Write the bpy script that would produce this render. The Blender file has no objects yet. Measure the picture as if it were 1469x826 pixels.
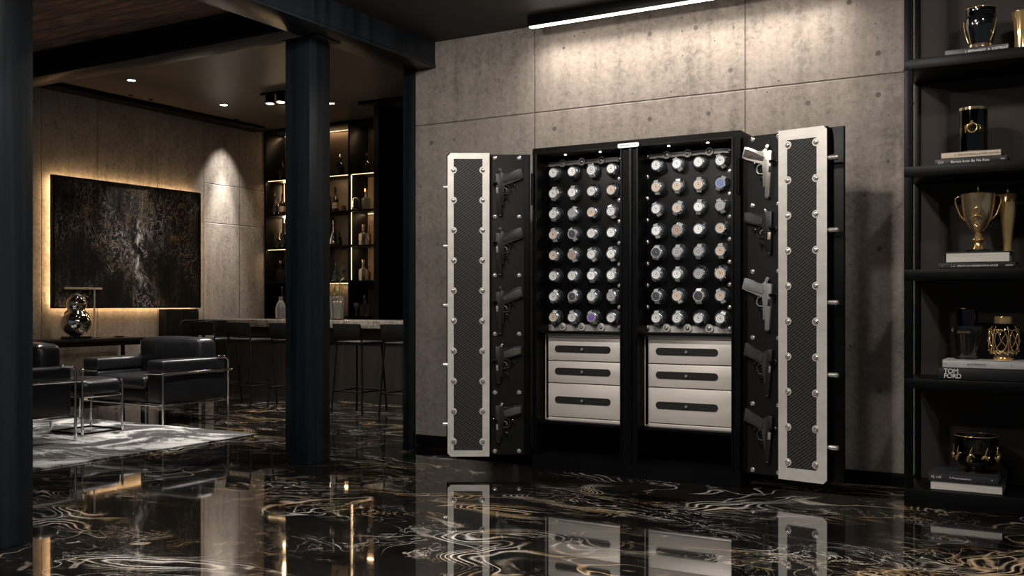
import bpy, bmesh, math, random
from mathutils import Vector, Matrix
random.seed(7)
C = bpy.context.scene.collection
SC = bpy.context.scene
R = math.radians

# ------------------------------------------------------------------ camera, world, exposure
cam_data = bpy.data.cameras.new('camera')
cam_data.sensor_width = 36.0
cam_data.lens = 36.0 * 1409.0 / 1469.0
cam_data.shift_y = 23.0 / 1469.0
cam_data.clip_start = 0.05
cam = bpy.data.objects.new('camera', cam_data)
cam.location = (0, 0, 1.15)
cam.rotation_euler = (R(90), 0, R(30))
C.objects.link(cam)
SC.camera = cam
SC.view_settings.view_transform = 'Standard'
SC.view_settings.look = 'None'
SC.view_settings.gamma = 1.0
SC.view_settings.use_curve_mapping = False
SC.view_settings.exposure = 0.12
SC.cycles.use_denoising = True
SC.cycles.max_bounces = 8
SC.cycles.sample_clamp_indirect = 6.0
w = bpy.data.worlds.new('world')
SC.world = w
w.use_nodes = True
w.node_tree.nodes['Background'].inputs[0].default_value = (0.78, 0.89, 1.0, 1)
w.node_tree.nodes['Background'].inputs[1].default_value = 0.07

ROOM_LIGHT = 46.0        # unseen ceiling fill lights added to the front room (W)
LOUNGE_LIGHT = 120.0      # ceiling downlights of the lounge (W)
LED_STRENGTH = 16.0      # linear lamp over the safe
WARM = (1.0, 0.72, 0.42)
NEUTRAL = (1.0, 0.945, 0.88)

# ------------------------------------------------------------------ materials
def new_mat(name):
    m = bpy.data.materials.new(name)
    m.use_nodes = True
    nt = m.node_tree
    return m, nt, nt.nodes['Principled BSDF']

def N(nt, kind, **inp):
    n = nt.nodes.new(kind)
    for k, v in inp.items():
        if k in n.bl_rna.properties.keys():
            setattr(n, k, v)
    return n

def L(nt, a, b):
    nt.links.new(a, b)

def math_node(nt, op, a, b=None, c=None, clamp=False):
    n = nt.nodes.new('ShaderNodeMath')
    n.operation = op
    n.use_clamp = clamp
    for i, v in enumerate((a, b, c)):
        if v is None:
            continue
        if isinstance(v, (int, float)):
            n.inputs[i].default_value = v
        else:
            nt.links.new(v, n.inputs[i])
    return n.outputs[0]

def mixc(nt, fac, a, b):
    n = nt.nodes.new('ShaderNodeMix')
    n.data_type = 'RGBA'
    for s, v in ((n.inputs[0], fac), (n.inputs[6], a), (n.inputs[7], b)):
        if isinstance(v, (int, float)):
            s.default_value = v
        elif isinstance(v, tuple):
            s.default_value = (v[0], v[1], v[2], 1)
        else:
            nt.links.new(v, s)
    return n.outputs[2]

def noise(nt, vec, scale, detail=4, rough=0.55, dist=0.0):
    n = nt.nodes.new('ShaderNodeTexNoise')
    n.inputs['Scale'].default_value = scale
    n.inputs['Detail'].default_value = detail
    n.inputs['Roughness'].default_value = rough
    n.inputs['Distortion'].default_value = dist
    nt.links.new(vec, n.inputs['Vector'])
    return n

def mapping(nt, vec, scale=(1, 1, 1), rot=(0, 0, 0), loc=(0, 0, 0)):
    n = nt.nodes.new('ShaderNodeMapping')
    n.inputs['Scale'].default_value = scale
    n.inputs['Rotation'].default_value = rot
    n.inputs['Location'].default_value = loc
    nt.links.new(vec, n.inputs['Vector'])
    return n.outputs[0]

def ocoord(nt):
    return nt.nodes.new('ShaderNodeTexCoord').outputs['Object']

def ramp(nt, fac, stops):
    n = nt.nodes.new('ShaderNodeValToRGB')
    e = n.color_ramp.elements
    while len(e) < len(stops):
        e.new(0.5)
    for i, (p, c) in enumerate(stops):
        e[i].position = p
        e[i].color = (c[0], c[1], c[2], 1) if isinstance(c, tuple) else (c, c, c, 1)
    nt.links.new(fac, n.inputs[0])
    return n.outputs[0]

def bump(nt, h, strength, dist, bsdf):
    b = nt.nodes.new('ShaderNodeBump')
    b.inputs['Strength'].default_value = strength
    b.inputs['Distance'].default_value = dist
    nt.links.new(h, b.inputs['Height'])
    nt.links.new(b.outputs[0], bsdf.inputs['Normal'])

def simple(name, col, rough=0.5, metal=0.0, var=0.12, scale=6.0, stretch=(1, 1, 1), coat=0.0, spec=0.5, bump_s=0.0, bump_scale=60, trans=0.0, ior=1.45):
    """a plain surface with soft procedural variation of tone and gloss"""
    m, nt, b = new_mat(name)
    v = mapping(nt, ocoord(nt), stretch)
    n = noise(nt, v, scale, 5)
    lo = tuple(max(0, c * (1 - var)) for c in col)
    hi = tuple(min(1, c * (1 + var)) for c in col)
    L(nt, ramp(nt, n.outputs[0], [(0.3, lo), (0.7, hi)]), b.inputs['Base Color'])
    r = math_node(nt, 'MULTIPLY_ADD', n.outputs[0], 0.12, rough - 0.06, True)
    L(nt, r, b.inputs['Roughness'])
    b.inputs['Metallic'].default_value = metal
    b.inputs['Coat Weight'].default_value = coat
    b.inputs['Coat Roughness'].default_value = 0.08
    b.inputs['Specular IOR Level'].default_value = spec
    b.inputs['Transmission Weight'].default_value = trans
    b.inputs['IOR'].default_value = ior
    if bump_s:
        n2 = noise(nt, v, bump_scale, 4)
        bump(nt, n2.outputs[0], bump_s, 0.01, b)
    return m

def emitter(name, col, strength):
    m, nt, b = new_mat(name)
    b.inputs['Base Color'].default_value = (0.8, 0.8, 0.8, 1)
    b.inputs['Emission Color'].default_value = (*col, 1)
    b.inputs['Emission Strength'].default_value = strength
    return m

def line_mask(nt, coord, positions, width):
    """1 on thin lines at the given positions of one coordinate"""
    out = None
    for p in positions:
        d = math_node(nt, 'ABSOLUTE', math_node(nt, 'SUBTRACT', coord, p))
        k = math_node(nt, 'SUBTRACT', 1.0, math_node(nt, 'DIVIDE', d, width), None, True)
        out = k if out is None else math_node(nt, 'MAXIMUM', out, k)
    return out

def concrete(name, axis, tone, joints, hjoints, holes, tie_r=0.0145):
    """board-formed concrete; axis 0 = wall along X, 1 = wall along Y"""
    m, nt, b = new_mat(name)
    oc = ocoord(nt)
    sep = nt.nodes.new('ShaderNodeSeparateXYZ')
    L(nt, oc, sep.inputs[0])
    u, z = sep.outputs[axis], sep.outputs[2]
    big = noise(nt, oc, 0.9, 6, 0.6)
    mid = noise(nt, oc, 5.0, 8, 0.65, 0.6)
    streak = noise(nt, mapping(nt, oc, (9, 9, 0.5)), 1.0, 5, 0.6)
    fine = noise(nt, oc, 70.0, 5, 0.7)
    t = math_node(nt, 'ADD', math_node(nt, 'MULTIPLY', big.outputs[0], 0.26), math_node(nt, 'MULTIPLY', mid.outputs[0], 0.20))
    grain = noise(nt, oc, 26.0, 8, 0.7, 0.4)
    t = math_node(nt, 'ADD', t, math_node(nt, 'MULTIPLY', grain.outputs[0], 0.34))
    t = math_node(nt, 'ADD', t, math_node(nt, 'MULTIPLY', streak.outputs[0], 0.20))
    dark = tuple(c * 0.50 for c in tone)
    lite = tuple(c * 1.38 for c in tone)
    col = ramp(nt, t, [(0.39, dark), (0.5, tone), (0.62, lite)])
    # air pores: scattered small voids
    vo = nt.nodes.new('ShaderNodeTexVoronoi')
    vo.inputs['Scale'].default_value = 13.0
    wob = noise(nt, oc, 6.0, 3)
    wob2 = nt.nodes.new('ShaderNodeVectorMath'); wob2.operation = 'MULTIPLY_ADD'
    L(nt, noise(nt, oc, 22.0, 3).outputs['Color'], wob2.inputs[0]); wob2.inputs[1].default_value = (0.05, 0.05, 0.05); L(nt, oc, wob2.inputs[2])
    L(nt, wob2.outputs[0], vo.inputs['Vector'])
    sel = math_node(nt, 'GREATER_THAN', nt_sep(nt, vo.outputs['Color']), 0.66)
    rad = math_node(nt, 'MULTIPLY', nt_sep(nt, vo.outputs['Color'], 1), 0.105)
    pore = math_node(nt, 'MULTIPLY', math_node(nt, 'LESS_THAN', vo.outputs['Distance'], rad), sel)
    vo2 = nt.nodes.new('ShaderNodeTexVoronoi')
    vo2.inputs['Scale'].default_value = 34.0
    L(nt, oc, vo2.inputs['Vector'])
    sel2 = math_node(nt, 'GREATER_THAN', nt_sep(nt, vo2.outputs['Color']), 0.8)
    pore2 = math_node(nt, 'MULTIPLY', math_node(nt, 'LESS_THAN', vo2.outputs['Distance'], 0.13), sel2)
    pores = math_node(nt, 'MAXIMUM', pore, math_node(nt, 'MULTIPLY', pore2, 0.7))
    jl = None
    if joints:
        jl = line_mask(nt, u, joints, 0.007)
    if hjoints:
        wz = math_node(nt, 'ADD', z, math_node(nt, 'MULTIPLY', math_node(nt, 'SUBTRACT', wob.outputs[0], 0.5), 0.008))
        k = line_mask(nt, wz, [h[0] for h in hjoints], 0.008)
        if hjoints[0][1] is not None:
            k = math_node(nt, 'MULTIPLY', k, math_node(nt, 'GREATER_THAN', u, hjoints[0][1]))
        jl = k if jl is None else math_node(nt, 'MAXIMUM', jl, k)
    ring, pit = None, None
    for (hu, hz) in holes:
        du = math_node(nt, 'SUBTRACT', u, hu)
        dz = math_node(nt, 'SUBTRACT', z, hz)
        d = math_node(nt, 'SQRT', math_node(nt, 'ADD', math_node(nt, 'MULTIPLY', du, du), math_node(nt, 'MULTIPLY', dz, dz)))
        p = math_node(nt, 'LESS_THAN', d, tie_r)
        g = math_node(nt, 'SUBTRACT', 1.0, math_node(nt, 'DIVIDE', math_node(nt, 'ABSOLUTE', math_node(nt, 'SUBTRACT', d, tie_r)), 0.006), None, True)
        pit = p if pit is None else math_node(nt, 'MAXIMUM', pit, p)
        ring = g if ring is None else math_node(nt, 'MAXIMUM', ring, g)
    dk = tuple(c * 0.3 for c in tone)
    col = mixc(nt, pores, col, dk)
    hgt = math_node(nt, 'ADD', math_node(nt, 'MULTIPLY', fine.outputs[0], 0.12), math_node(nt, 'MULTIPLY', mid.outputs[0], 0.35))
    hgt = math_node(nt, 'SUBTRACT', hgt, math_node(nt, 'MULTIPLY', pores, 0.5))
    if jl is not None:
        col = mixc(nt, math_node(nt, 'MULTIPLY', jl, 0.8), col, dk)
        hgt = math_node(nt, 'SUBTRACT', hgt, jl)
    if pit is not None:
        col = mixc(nt, math_node(nt, 'MULTIPLY', pit, 0.75), col, dk)  # dark pit and ring colours stand for the shade inside each tie hole
        col = mixc(nt, math_node(nt, 'MULTIPLY', ring, 0.6), col, dk)
        hgt = math_node(nt, 'SUBTRACT', hgt, math_node(nt, 'MULTIPLY', pit, 1.4))
    L(nt, col, b.inputs['Base Color'])
    b.inputs['Roughness'].default_value = 0.82
    b.inputs['Specular IOR Level'].default_value = 0.25
    bump(nt, math_node(nt, 'ADD', hgt, math_node(nt, 'MULTIPLY', grain.outputs[0], 0.3)), 0.7, 0.012, b)
    return m

def nt_sep(nt, col, i=0):
    s = nt.nodes.new('ShaderNodeSeparateColor')
    nt.links.new(col, s.inputs[0])
    return s.outputs[i]

def vein(nt, vec, scale, thresh, width, detail=4, dist=1.2, rough=0.5):
    n = noise(nt, vec, scale, detail, rough, dist)
    d = math_node(nt, 'ABSOLUTE', math_node(nt, 'SUBTRACT', n.outputs[0], thresh))
    return math_node(nt, 'SUBTRACT', 1.0, math_node(nt, 'DIVIDE', d, width), None, True)

def marble_floor():
    m, nt, b = new_mat('black_gold_marble')
    oc = ocoord(nt)
    base = mapping(nt, oc, (0.55, 1.0, 1.0), (0, 0, R(-22)))
    wn = noise(nt, base, 0.8, 3, 0.5)
    wv = nt.nodes.new('ShaderNodeVectorMath'); wv.operation = 'SCALE'
    L(nt, wn.outputs['Color'], wv.inputs[0]); wv.inputs['Scale'].default_value = 1.5
    av = nt.nodes.new('ShaderNodeVectorMath'); av.operation = 'ADD'
    L(nt, base, av.inputs[0]); L(nt, wv.outputs[0], av.inputs[1])
    v = av.outputs[0]
    patch = ramp(nt, noise(nt, base, 0.75, 4, 0.6).outputs[0], [(0.47, 0.0), (0.64, 1.0)])
    patch2 = ramp(nt, noise(nt, mapping(nt, base, loc=(7, 3, 0)), 1.4, 4, 0.6).outputs[0], [(0.47, 0.0), (0.66, 1.0)])
    big = math_node(nt, 'MULTIPLY', vein(nt, v, 1.1, 0.5, 0.0085, 3, 0.8), patch)
    big2 = math_node(nt, 'MULTIPLY', vein(nt, v, 1.5, 0.43, 0.007, 3, 1.0), patch)
    med = math_node(nt, 'MULTIPLY', vein(nt, v, 2.4, 0.5, 0.010, 4, 1.4, 0.55), patch2)
    sml = math_node(nt, 'MULTIPLY', vein(nt, mapping(nt, v, loc=(3, 8, 1)), 5.0, 0.52, 0.012, 5, 1.5, 0.6), patch2)
    cloud = math_node(nt, 'MULTIPLY', ramp(nt, noise(nt, v, 3.5, 8, 0.7, 1.0).outputs[0], [(0.5, 0.0), (0.75, 1.0)]), patch)
    # bundles of parallel lines that follow one warped field, like banded agate
    fn = noise(nt, v, 0.75, 2, 0.45, 0.6)
    band = math_node(nt, 'SUBTRACT', 1.0, math_node(nt, 'DIVIDE', math_node(nt, 'ABSOLUTE', math_node(nt, 'SUBTRACT', fn.outputs[0], 0.5)), 0.038), None, True)
    jit = math_node(nt, 'MULTIPLY', noise(nt, oc, 7.0, 3).outputs[0], 0.007)
    ln = math_node(nt, 'ABSOLUTE', math_node(nt, 'SINE', math_node(nt, 'MULTIPLY', math_node(nt, 'ADD', fn.outputs[0], jit), 260.0)))
    ln = math_node(nt, 'POWER', ln, 10.0)
    brk = ramp(nt, noise(nt, base, 1.6, 5, 0.6).outputs[0], [(0.46, 0.0), (0.58, 1.0)])
    bundle = math_node(nt, 'MULTIPLY', math_node(nt, 'MULTIPLY', ln, math_node(nt, 'POWER', band, 0.7)), brk)
    hue = ramp(nt, noise(nt, base, 1.3, 4).outputs[0], [(0.38, (0.82, 0.76, 0.69)), (0.48, (0.74, 0.62, 0.48)), (0.55, (0.66, 0.42, 0.18)), (0.62, (0.80, 0.70, 0.58))])
    grey = ramp(nt, noise(nt, oc, 2.0, 6).outputs[0], [(0.35, (0.003, 0.0028, 0.0026)), (0.7, (0.009, 0.008, 0.0072))])
    col = mixc(nt, math_node(nt, 'MULTIPLY', cloud, 0.08), grey, (0.20, 0.18, 0.155))
    col = mixc(nt, math_node(nt, 'MULTIPLY', sml, 0.55), col, hue)
    col = mixc(nt, math_node(nt, 'MULTIPLY', med, 0.75), col, hue)
    col = mixc(nt, math_node(nt, 'MULTIPLY', big2, 0.9), col, hue)
    col = mixc(nt, big, col, hue)
    col = mixc(nt, bundle, col, hue)
    L(nt, col, b.inputs['Base Color'])
    rn = noise(nt, oc, 1.7, 4)
    L(nt, math_node(nt, 'MULTIPLY_ADD', rn.outputs[0], 0.05, 0.02), b.inputs['Roughness'])
    b.inputs['IOR'].default_value = 1.62
    b.inputs['Coat Weight'].default_value = 0.5
    b.inputs['Coat Roughness'].default_value = 0.02
    return m

def carbon(name, scale, lo=0.007, hi=0.036, ax=('X', 'Z')):
    m, nt, b = new_mat(name)
    oc = ocoord(nt)
    sep = nt.nodes.new('ShaderNodeSeparateXYZ'); L(nt, oc, sep.inputs[0])
    a, c = sep.outputs[ax[0]], sep.outputs[ax[1]]
    s = math_node(nt, 'SINE', math_node(nt, 'MULTIPLY', math_node(nt, 'SUBTRACT', c, math_node(nt, 'MULTIPLY', a, 0.75)), scale))
    t = math_node(nt, 'SINE', math_node(nt, 'MULTIPLY', math_node(nt, 'ADD', c, math_node(nt, 'MULTIPLY', a, 0.75)), scale * 0.5))
    k = math_node(nt, 'ADD', math_node(nt, 'MULTIPLY', s, 0.42), math_node(nt, 'MULTIPLY', t, 0.12))
    L(nt, ramp(nt, math_node(nt, 'ADD', k, 0.5), [(0.25, (lo, lo, lo * 0.95)), (0.8, (hi, hi, hi * 0.92))]), b.inputs['Base Color'])
    b.inputs['Roughness'].default_value = 0.5
    b.inputs['Specular IOR Level'].default_value = 0.2
    bump(nt, s, 0.3, 0.002, b)
    return m

def brushed(name, col, rough, metal, stretch):
    m, nt, b = new_mat(name)
    n = noise(nt, mapping(nt, ocoord(nt), stretch), 1.0, 5, 0.6)
    n2 = noise(nt, ocoord(nt), 3.0, 3)
    k = math_node(nt, 'ADD', math_node(nt, 'MULTIPLY', n.outputs[0], 0.6), math_node(nt, 'MULTIPLY', n2.outputs[0], 0.4))
    L(nt, ramp(nt, k, [(0.3, tuple(c * 0.88 for c in col)), (0.7, tuple(min(1, c * 1.1) for c in col))]), b.inputs['Base Color'])
    L(nt, math_node(nt, 'MULTIPLY_ADD', n.outputs[0], 0.16, rough - 0.08, True), b.inputs['Roughness'])
    b.inputs['Metallic'].default_value = metal
    return m

def planks(name):
    m, nt, b = new_mat(name)
    oc = ocoord(nt)
    sep = nt.nodes.new('ShaderNodeSeparateXYZ'); L(nt, oc, sep.inputs[0])
    y = math_node(nt, 'DIVIDE', sep.outputs['Y'], 0.19)
    fr = math_node(nt, 'FRACT', y)
    idx = math_node(nt, 'FLOOR', y)
    gap = math_node(nt, 'LESS_THAN', fr, 0.05)
    cv = nt.nodes.new('ShaderNodeCombineXYZ')
    L(nt, math_node(nt, 'MULTIPLY', sep.outputs['X'], 1.2), cv.inputs[0])
    L(nt, math_node(nt, 'MULTIPLY', fr, 1.6), cv.inputs[1])
    L(nt, math_node(nt, 'MULTIPLY', idx, 3.7), cv.inputs[2])
    n = noise(nt, cv.outputs[0], 2.2, 7, 0.65, 0.8)
    col = ramp(nt, n.outputs[0], [(0.3, (0.05, 0.034, 0.024)), (0.5, (0.20, 0.12, 0.075)), (0.7, (0.48, 0.27, 0.15))])
    col = mixc(nt, gap, col, (0.004, 0.003, 0.003))
    L(nt, col, b.inputs['Base Color'])
    b.inputs['Roughness'].default_value = 0.55
    bump(nt, math_node(nt, 'SUBTRACT', n.outputs[0], gap), 0.4, 0.01, b)
    return m

def rug_mat():
    m, nt, b = new_mat('grey_rug')
    oc = ocoord(nt)
    v = mapping(nt, oc, (0.75, 1.0, 1), (0, 0, R(20)))
    n = noise(nt, v, 1.5, 9, 0.66, 1.6)
    f = noise(nt, oc, 120, 2)
    k = math_node(nt, 'ADD', n.outputs[0], math_node(nt, 'MULTIPLY', math_node(nt, 'SUBTRACT', f.outputs[0], 0.5), 0.16))
    L(nt, ramp(nt, k, [(0.42, (0.018, 0.018, 0.019)), (0.49, (0.06, 0.058, 0.057)), (0.53, (0.36, 0.35, 0.34)), (0.66, (0.60, 0.58, 0.56))]), b.inputs['Base Color'])
    b.inputs['Roughness'].default_value = 0.9
    bump(nt, f.outputs[0], 0.4, 0.004, b)
    return m

def art_mat():
    m, nt, b = new_mat('abstract_canvas')
    oc = ocoord(nt)
    v = mapping(nt, oc, (1, 1.0, 0.7))
    patch = ramp(nt, noise(nt, v, 1.9, 5, 0.6).outputs[0], [(0.46, 0.0), (0.60, 1.0)])
    vert = ramp(nt, noise(nt, mapping(nt, oc, (1, 4.0, 0.6)), 1.3, 5, 0.6).outputs[0], [(0.48, 0.0), (0.66, 1.0)])
    a = math_node(nt, 'MULTIPLY', vein(nt, v, 7.5, 0.5, 0.017, 8, 1.6, 0.66), patch)
    s = math_node(nt, 'MULTIPLY', vein(nt, v, 11.0, 0.52, 0.02, 8, 1.5, 0.72), vert)
    dots = noise(nt, v, 40, 5, 0.75)
    spk = math_node(nt, 'MULTIPLY', ramp(nt, dots.outputs[0], [(0.62, 0.0), (0.65, 1.0)]), patch)
    drip = math_node(nt, 'MULTIPLY', ramp(nt, noise(nt, mapping(nt, oc, (1, 26, 1.2)), 1.6, 6, 0.7).outputs[0], [(0.60, 0.0), (0.66, 1.0)]), vert)
    sep = nt.nodes.new('ShaderNodeSeparateXYZ'); L(nt, oc, sep.inputs[0])
    # pale worn flakes in an upright streak a little right of the middle
    dy = math_node(nt, 'DIVIDE', math_node(nt, 'SUBTRACT', sep.outputs['Y'], 0.10), 0.15)
    dz = math_node(nt, 'DIVIDE', math_node(nt, 'SUBTRACT', sep.outputs['Z'], -0.06), 0.46)
    rr = math_node(nt, 'ADD', math_node(nt, 'MULTIPLY', dy, dy), math_node(nt, 'MULTIPLY', dz, dz))
    blob = math_node(nt, 'SUBTRACT', 1.0, rr, None, True)
    worn = math_node(nt, 'MULTIPLY', blob, ramp(nt, noise(nt, mapping(nt, oc, (1, 1.6, 0.8)), 7, 9, 0.78, 0.6).outputs[0], [(0.52, 0.0), (0.57, 1.0)]))
    dark = ramp(nt, noise(nt, v, 2.4, 6).outputs[0], [(0.35, (0.003, 0.0028, 0.0025)), (0.7, (0.013, 0.011, 0.009))])
    gold = ramp(nt, noise(nt, v, 3.0, 4).outputs[0], [(0.4, (0.62, 0.40, 0.20)), (0.6, (0.66, 0.55, 0.44))])
    col = mixc(nt, math_node(nt, 'MULTIPLY', s, 0.35), dark, gold)
    col = mixc(nt, math_node(nt, 'MULTIPLY', drip, 0.30), col, gold)
    col = mixc(nt, math_node(nt, 'MULTIPLY', a, 0.8), col, gold)
    col = mixc(nt, math_node(nt, 'MULTIPLY', spk, 0.8), col, gold)
    col = mixc(nt, math_node(nt, 'MULTIPLY', worn, 0.95), col, (0.60, 0.52, 0.44))
    L(nt, col, b.inputs['Base Color'])
    b.inputs['Roughness'].default_value = 0.5
    b.inputs['Specular IOR Level'].default_value = 0.25
    bump(nt, dots.outputs[0], 0.5, 0.006, b)
    return m

TIES = [(-2.661, 3.081), (-2.318, 3.077), (-1.286, 3.099), (-2.069, 2.751), (-1.107, 2.747), (-3.431, 2.471), (-2.661, 2.472),
        (-2.227, 2.47), (-1.547, 2.473), (-1.107, 2.481), (-4.554, 2.458), (-0.55, 3.09), (0.35, 3.09), (0.35, 2.47), (-4.2, 1.4), (-1.1, 1.5), (-1.1, 0.6)]
M = {}
M['concrete'] = concrete('board_formed_concrete', 0, (0.220, 0.190, 0.165), [-3.6, -1.967, -0.34, 1.29], [(2.607, None)], TIES)
M['concrete_left'] = concrete('lounge_concrete', 1, (0.26, 0.224, 0.190), [6.98, 7.72, 8.6, 9.37, 10.02, 6.2, 5.4], [(2.78, 9.37), (2.25, 9.37)], [])
M['floor'] = marble_floor()
M['rug'] = rug_mat()
M['art'] = art_mat()
M['planks'] = planks('dark_plank_ceiling')
M['ceiling'] = simple('dark_plaster', (0.030, 0.027, 0.025), 0.6, scale=2)
M['lounge_ceiling'] = simple('brown_satin_plaster', (0.10, 0.082, 0.068), 0.42, scale=1.2)
M['black_steel'] = simple('blackened_steel', (0.013, 0.016, 0.020), 0.33, 0.4, 0.6, 1.0, (14, 14, 0.4), spec=0.5)  # bluish base colour stands in for cool light from the left
M['black_paint'] = simple('black_satin_paint', (0.0022, 0.0022, 0.0024), 0.40, 0.0, 0.2, 8, spec=0.13)
M['black_matte'] = simple('black_matte', (0.004, 0.004, 0.004), 0.6, 0.0, 0.2, 8, spec=0.15)
M['gun_board'] = simple('black_felt_board', (0.0042, 0.0042, 0.0045), 0.62, 0.0, 0.15, 30, spec=0.25, bump_s=0.15, bump_scale=300)
M['steel'] = brushed('brushed_steel', (0.64, 0.595, 0.545), 0.40, 0.45, (8, 8, 22))
M['steel_h'] = brushed('brushed_drawer_steel', (0.74, 0.675, 0.61), 0.42, 0.4, (3, 3, 18))
M['chrome'] = simple('polished_steel', (0.78, 0.76, 0.73), 0.12, 1.0, 0.05, 30)
M['screw'] = simple('screw_steel', (0.80, 0.76, 0.71), 0.20, 0.85, 0.05, 60)
M['carbon'] = carbon('carbon_weave', 330.0, 0.006, 0.046)
M['carbon_fine'] = carbon('carbon_weave_fine', 420.0, 0.006, 0.03)
M['leather'] = simple('black_leather', (0.0085, 0.009, 0.0105), 0.31, 0.0, 0.2, 12, spec=0.45, bump_s=0.12, bump_scale=90)
M['wood_black'] = simple('black_stained_wood', (0.008, 0.0065, 0.0055), 0.45, 0.0, 0.35, 2, (1, 8, 8), spec=0.2)
M['bronze'] = simple('dark_bronze_panel', (0.13, 0.10, 0.072), 0.32, 0.15, 0.25, 1.5, (1, 1, 2))
M['bar_front'] = simple('bar_front_panel', (0.020, 0.016, 0.013), 0.45, 0.0, 0.3, 2, (6, 6, 0.5))
M['shelf_back'] = simple('brown_suede_panel', (0.022, 0.016, 0.013), 0.75, 0.0, 0.3, 3, bump_s=0.1)
M['gold'] = simple('polished_gold', (0.86, 0.58, 0.25), 0.12, 0.85, 0.06, 12)
M['pale_gold'] = simple('pale_gold', (0.90, 0.68, 0.40), 0.12, 0.93, 0.06, 12)
M['smoke_chrome'] = simple('smoked_chrome', (0.90, 0.82, 0.71), 0.05, 1.0, 0.06, 4)
M['gold_dark'] = simple('dark_gilt', (0.22, 0.145, 0.065), 0.10, 1.0, 0.3, 14)
M['black_gloss'] = simple('black_gloss', (0.006, 0.006, 0.007), 0.06, 0.0, 0.2, 6, coat=1.0, spec=0.8)
M['black_mirror'] = simple('black_mirror', (0.075, 0.072, 0.072), 0.07, 1.0, 0.2, 6)
M['glass'] = simple('clear_glass', (0.90, 0.89, 0.87), 0.08, 0.0, 0.02, 6, trans=0.92, ior=1.45)
M['amber'] = simple('amber_glass', (0.35, 0.16, 0.05), 0.07, 0.0, 0.2, 6, trans=0.8)
M['dark_glass'] = simple('dark_bottle_glass', (0.012, 0.010, 0.008), 0.08, 0.0, 0.2, 6, spec=0.7)
M['stone'] = None
M['white_plate'] = simple('white_enamel', (0.82, 0.80, 0.77), 0.35, 0.0, 0.03, 8)
M['ink'] = simple('black_ink', (0.02, 0.018, 0.016), 0.5)
M['white_ink'] = simple('white_ink', (0.75, 0.73, 0.70), 0.5)
M['cream'] = simple('cream_cloth', (0.50, 0.41, 0.31), 0.7, 0.0, 0.08, 30)
M['paper'] = simple('page_edges', (0.52, 0.48, 0.43), 0.8, 0.0, 0.25, 1.0, (3, 3, 260))
M['book_black'] = simple('black_book_cloth', (0.006, 0.006, 0.007), 0.5, 0.0, 0.2, 20)
M['book_slate'] = simple('slate_book_cloth', (0.022, 0.0225, 0.025), 0.42, 0.0, 0.2, 20)
M['book_silver'] = simple('silver_book_cloth', (0.44, 0.42, 0.40), 0.38, 0.15, 0.1, 20)
M['leaf'] = simple('green_leaf', (0.16, 0.22, 0.055), 0.5, 0.0, 0.35, 20)
M['gun_black'] = simple('gun_black', (0.016, 0.016, 0.016), 0.40, 0.3, 0.2, 30)
M['gun_polymer'] = simple('gun_polymer', (0.022, 0.022, 0.022), 0.52, 0.0, 0.2, 60)
M['gun_silver'] = simple('gun_stainless', (0.60, 0.56, 0.50), 0.30, 0.8, 0.08, 20)
M['gun_grey'] = simple('gun_grey', (0.20, 0.20, 0.198), 0.45, 0.2, 0.1, 20)
M['grip_dark'] = simple('grip_dark', (0.055, 0.045, 0.038), 0.5, 0.0, 0.4, 60, bump_s=0.3, bump_scale=200)
M['grip_olive'] = simple('grip_olive', (0.045, 0.044, 0.040), 0.5, 0.0, 0.3, 60, bump_s=0.3, bump_scale=200)
M['tan'] = simple('tan_metal', (0.55, 0.43, 0.31), 0.35, 0.4)
M['winder'] = simple('winder_gloss', (0.020, 0.021, 0.023), 0.20, 0.3, 0.1, 8, coat=0.5, spec=0.7)
M['winder_hood'] = simple('winder_smoke_steel', (0.42, 0.45, 0.50), 0.22, 0.92, 0.1, 8)
M['watch_steel'] = simple('watch_steel', (0.90, 0.90, 0.90), 0.16, 0.7, 0.05, 40)
M['led'] = emitter('led_lamp', (1.0, 0.90, 0.79), LED_STRENGTH)
M['led_warm'] = emitter('led_warm_tape', (1.0, 0.66, 0.36), 1.7)
M['led_art'] = emitter('led_art_tape', (1.0, 0.66, 0.33), 30.0)
M['lamp_face'] = emitter('downlight_lens', (1.0, 0.90, 0.76), 30.0)
M['led_dot'] = emitter('led_dot', (1.0, 0.95, 0.9), 8.0)
def dial_mat(name, c):
    """watch dial: pale chapter ring, darker track and centre"""
    m, nt, b = new_mat(name)
    sep = nt.nodes.new('ShaderNodeSeparateXYZ'); L(nt, ocoord(nt), sep.inputs[0])
    x, z = sep.outputs['X'], sep.outputs['Z']
    r = math_node(nt, 'SQRT', math_node(nt, 'ADD', math_node(nt, 'MULTIPLY', x, x), math_node(nt, 'MULTIPLY', z, z)))
    lum = max(c)
    dk = tuple(v * 0.45 for v in c) if lum > 0.3 else tuple(min(1, v * 2 + 0.10) for v in c)
    lt = tuple(min(1, v * 1.15) for v in c)
    col = ramp(nt, math_node(nt, 'DIVIDE', r, 0.027), [(0.0, dk), (0.16, dk), (0.22, c), (0.56, c), (0.62, dk), (0.70, dk), (0.76, lt), (1.0, lt)])
    L(nt, col, b.inputs['Base Color'])
    b.inputs['Roughness'].default_value = 0.3
    return m
DIALS = {'silver': (0.66, 0.65, 0.63), 'white': (0.82, 0.80, 0.77), 'grey': (0.22, 0.21, 0.21), 'black': (0.02, 0.02, 0.022), 'champagne': (0.60, 0.47, 0.36),
         'blue': (0.16, 0.22, 0.42), 'purple': (0.10, 0.06, 0.20), 'brown': (0.24, 0.16, 0.12)}
for k, c in DIALS.items():
    M['dial_' + k] = dial_mat('dial_' + k, c)

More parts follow.
